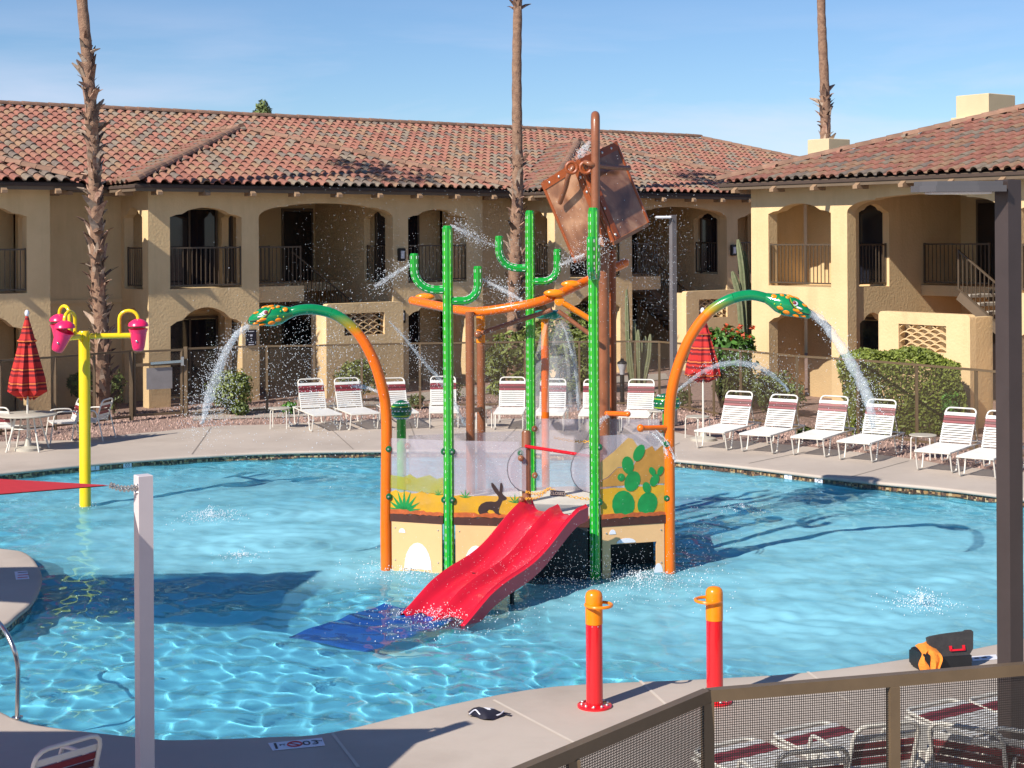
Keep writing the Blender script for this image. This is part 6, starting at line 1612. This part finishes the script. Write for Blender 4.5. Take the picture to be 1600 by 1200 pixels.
# ------------------------------------------------------------------ falling and spraying water
def jet(label, pts, rad, seed, drops=160, spread=.10, tail=True, m='stream'):
    P3 = smoothpath(pts, 8); o_ = P3[0].copy(); rr = random.Random(seed); r = thing('water_jet', label, 'water jet', o_); n = len(P3)
    mb = MB(); R_l = [rad[0]+(rad[1]-rad[0])*i/(n-1) for i in range(n)]; m_ = 12; vs = []; P4 = rel(P3, o_)
    t0 = None
    mb.tube(P4, [q*(1+.10*math.sin(i*.9+seed)+.05*rr.gauss(0, 1))*(1 if i < n*.72 else max(.25, 1-(i-n*.72)/(n*.28))) for i, q in enumerate(R_l)], m_)
    v2 = []
    for k, p in enumerate(mb.v):
        i = k//m_; a = (k % m_); w = .002+.010*(i/n)**2; v2.append((p[0]+rr.gauss(0, w), p[1]+rr.gauss(0, w), p[2]+rr.gauss(0, w)))
    mb.v = v2; mb.build('stream', m, r, 80)
    mb = MB()
    for _ in range(int(drops*(.55 if m == 'spray' else .8))):
        i = int((rr.random()**.6)*(n-1)); f = i/n; p = P4[i]+Vector((rr.gauss(0, spread*(.15+f)), rr.gauss(0, spread*(.15+f)), rr.gauss(0, spread*(.2+f)))); oct_(mb, p, rr.uniform(.0025, .0058), rr)
    mb.build('droplets', 'drop', r, 80, kind='stuff'); return r
def oct_(mb, p, s, rr):
    e = s*rr.uniform(1, 1.6); mb.add([(p[0]+s, p[1], p[2]), (p[0]-s, p[1], p[2]), (p[0], p[1]+s, p[2]), (p[0], p[1]-s, p[2]), (p[0], p[1], p[2]+e), (p[0], p[1], p[2]-e)], [(0, 2, 4), (2, 1, 4), (1, 3, 4), (3, 0, 4), (2, 0, 5), (1, 2, 5), (3, 1, 5), (0, 3, 5)])
jet('water jet pouring left from the left snake mouth', [D(389, 509, 19.68), D(372, 520, 19.65), D(355, 545, 19.6), D(343, 575, 19.55), D(332, 605, 19.5), D(323, 635, 19.45), D(316, 662, 19.4)], (.030, .075), 1, 2200, .17)
jet('broad water jet pouring right from the right snake mouth', [D(1266, 489, 19.48), D(1285, 503, 19.45), D(1306, 530, 19.4), D(1324, 558, 19.35), D(1342, 590, 19.3), D(1355, 618, 19.25), D(1361, 645, 19.2), D(1364, 668, 19.2)], (.05, .085), 2, 1500, .14)
jet('thin rising jet right of the right snake pipe', [D(1056, 612, 21.5), D(1075, 597, 21.6), D(1095, 583, 21.7), D(1120, 571, 21.8), D(1150, 567, 21.9), D(1180, 572, 22.0), D(1210, 588, 22.1), D(1232, 610, 22.2)], (.018, .05), 3, 700, .13)
jet('thin falling spray behind the left cactus pole', [D(608, 502, 21.5), D(628, 523, 21.6), D(648, 548, 21.7), D(668, 572, 21.8), D(690, 597, 21.9), D(712, 632, 22.0), D(727, 665, 22.1)], (.012, .035), 4, 900, .10)
jet('small jet left of the left orange snake pipe', [D(597, 616, 20.6), D(575, 606, 20.7), D(552, 603, 20.9)], (.015, .03), 5, 120, .05)
jet('small jet spurting by the upper orange nozzle', [D(950, 650, 20.9), D(938, 657, 20.8), D(930, 670, 20.7)], (.02, .035), 6, 120, .06)
for k, (x0, y0, x1, y1, lab) in enumerate(((1025, 672, 1056, 720, 'upper thin trickle from the right side nozzle'), (1015, 674, 1043, 712, 'lower thin trickle from the right side nozzle'))):
    jet(lab, [D(x0, y0, 19.7), D((x0+x1)/2+3, (y0+y1)/2-4, 19.6), D(x1, y1, 19.5)], (.006, .009), 8+k, 90, .03)
jet('thin stream falling right of the teal dome cap', [D(876, 502, 22.2), D(884, 520, 22.2), D(892, 548, 22.2), D(899, 580, 22.2), D(904, 640, 22.2)], (.010, .02), 12, 200, .03)
jet('thin stream from the rear cactus toward the upper left', [D(777, 385, 21.6), D(750, 375, 21.5), D(725, 362, 21.4), D(705, 352, 21.4)], (.010, .03), 13, 900, .10, m='spray')
jet('fine spray leaving the right arm of the left cactus', [D(746, 432, 19.9), D(765, 442, 19.9), D(790, 455, 19.8), D(815, 470, 19.7)], (.012, .035), 14, 700, .09, m='spray')
jet('fine spray leaving the left arm of the left cactus', [D(642, 412, 19.8), D(630, 420, 19.8), D(610, 432, 19.7), D(585, 448, 19.6)], (.010, .03), 15, 700, .10, m='spray')
jet('water slopping over the bucket rim', [D(921, 222, 21.2), D(912, 234, 21.1), D(905, 246, 21.0)], (.03, .06), 16, 260, .05, m='spray')
jet('spray at the base of the bucket and right cactus', [D(938, 372, 20.6), D(932, 390, 20.4), D(930, 420, 20.3)], (.02, .04), 17, 700, .16, m='spray')
jet('spray crossing near the right arm of the rear cactus', [D(874, 415, 21.6), D(890, 408, 21.4), D(912, 398, 21.2)], (.010, .03), 18, 500, .10, m='spray')
wd_ = thing('water_dome', 'thin dome of falling water under the teal cap', 'water dome', (OB.x+.16, OB.y-.02, WL)); zt = zat(500, OB.y)-WL
mb = MB(); pr_ = [(.10, zt), (.17, zt-.06), (.24, zt-.25), (.30, zt-.55), (.34, zt-.9), (.37, zt-1.3)]; n = 28
mb.add([(q*math.cos(2*PI*k/n)*(1+.03*math.sin(k*3+i)), q*math.sin(2*PI*k/n), z) for i, (q, z) in enumerate(pr_) for k in range(n)], [(i*n+k, i*n+(k+1) % n, (i+1)*n+(k+1) % n, (i+1)*n+k) for i in range(len(pr_)-1) for k in range(n)]); mb.build('sheet', 'spray', wd_, 80)
# droplets in the air all round the structure
rr = random.Random(9); mb = MB()
for cx, cy, Y, sx_, sy_, n, s0, s1 in ((500, 590, 20.5, 60, 55, 1500, .008, .020), (340, 610, 19.6, 22, 40, 350, .008, .018), (470, 520, 20.5, 45, 45, 450, .006, .014), (540, 400, 21.5, 60, 70, 500, .005, .010), (800, 440, 21.5, 50, 60, 900, .005, .010), (700, 440, 20.5, 60, 60, 700, .005, .010), (900, 400, 21.0, 40, 60, 500, .005, .011), (1010, 400, 21.8, 35, 60, 1100, .007, .015), (760, 560, 21.8, 20, 70, 700, .006, .011), (880, 560, 22.2, 16, 55, 600, .006, .012), (990, 470, 21.5, 60, 70, 500, .005, .010), (640, 560, 21.5, 40, 50, 600, .005, .011), (800, 700, 19.0, 110, 70, 700, .005, .010), (1200, 585, 21.5, 35, 25, 350, .007, .014), (1090, 870, 18.5, 30, 70, 320, .006, .011), (830, 910, 18.0, 90, 40, 900, .005, .010), (960, 905, 18.2, 60, 25, 500, .005, .011)):
    for _ in range(n):
        p = D(rr.gauss(cx, sx_), rr.gauss(cy, sy_), Y+rr.gauss(0, .5))
        if p.z > WL+.02: oct_(mb, p, rr.uniform(s0, s1)*.34, rr)
mb.build('spray_droplets', 'drop', None, 80, kind='stuff')
# splashes where the water lands
def splash(label, c, r, seed, n=260, h=.16):
    rr = random.Random(seed); t_ = thing('splash', label, 'splash', (c.x, c.y, WL)); mb = MB()
    for _ in range(n):
        a = rr.uniform(0, 6.28); q = abs(rr.gauss(0, r)); oct_(mb, (q*math.cos(a), q*math.sin(a)*1.2, abs(rr.gauss(0, h*math.exp(-q/r)))+.004), rr.uniform(.003, .008), rr)
    mb.build('droplets', 'drop', t_, 80, kind='stuff')
for i, (x, y, r, n, h, lab) in enumerate(((330, 808, .30, 500, .09, 'splash under the left snake jet'), (135, 790, .12, 120, .06, 'splash ring round the yellow pole'), (1440, 945, .25, 420, .10, 'splash in the right part of the pool'), (1160, 795, .22, 220, .05, 'splash behind the right snake pipe'), (375, 870, .18, 160, .05, 'small splash left of the slide'), (700, 960, .55, 1100, .05, 'foam spatter at the end of the slide'), (1000, 905, .6, 900, .05, 'spatter in front of the right base panel'), (640, 893, .5, 700, .05, 'spatter in front of the left base panel'))):
    splash(lab, G(x, y, WL), r, 50+i, n, h)
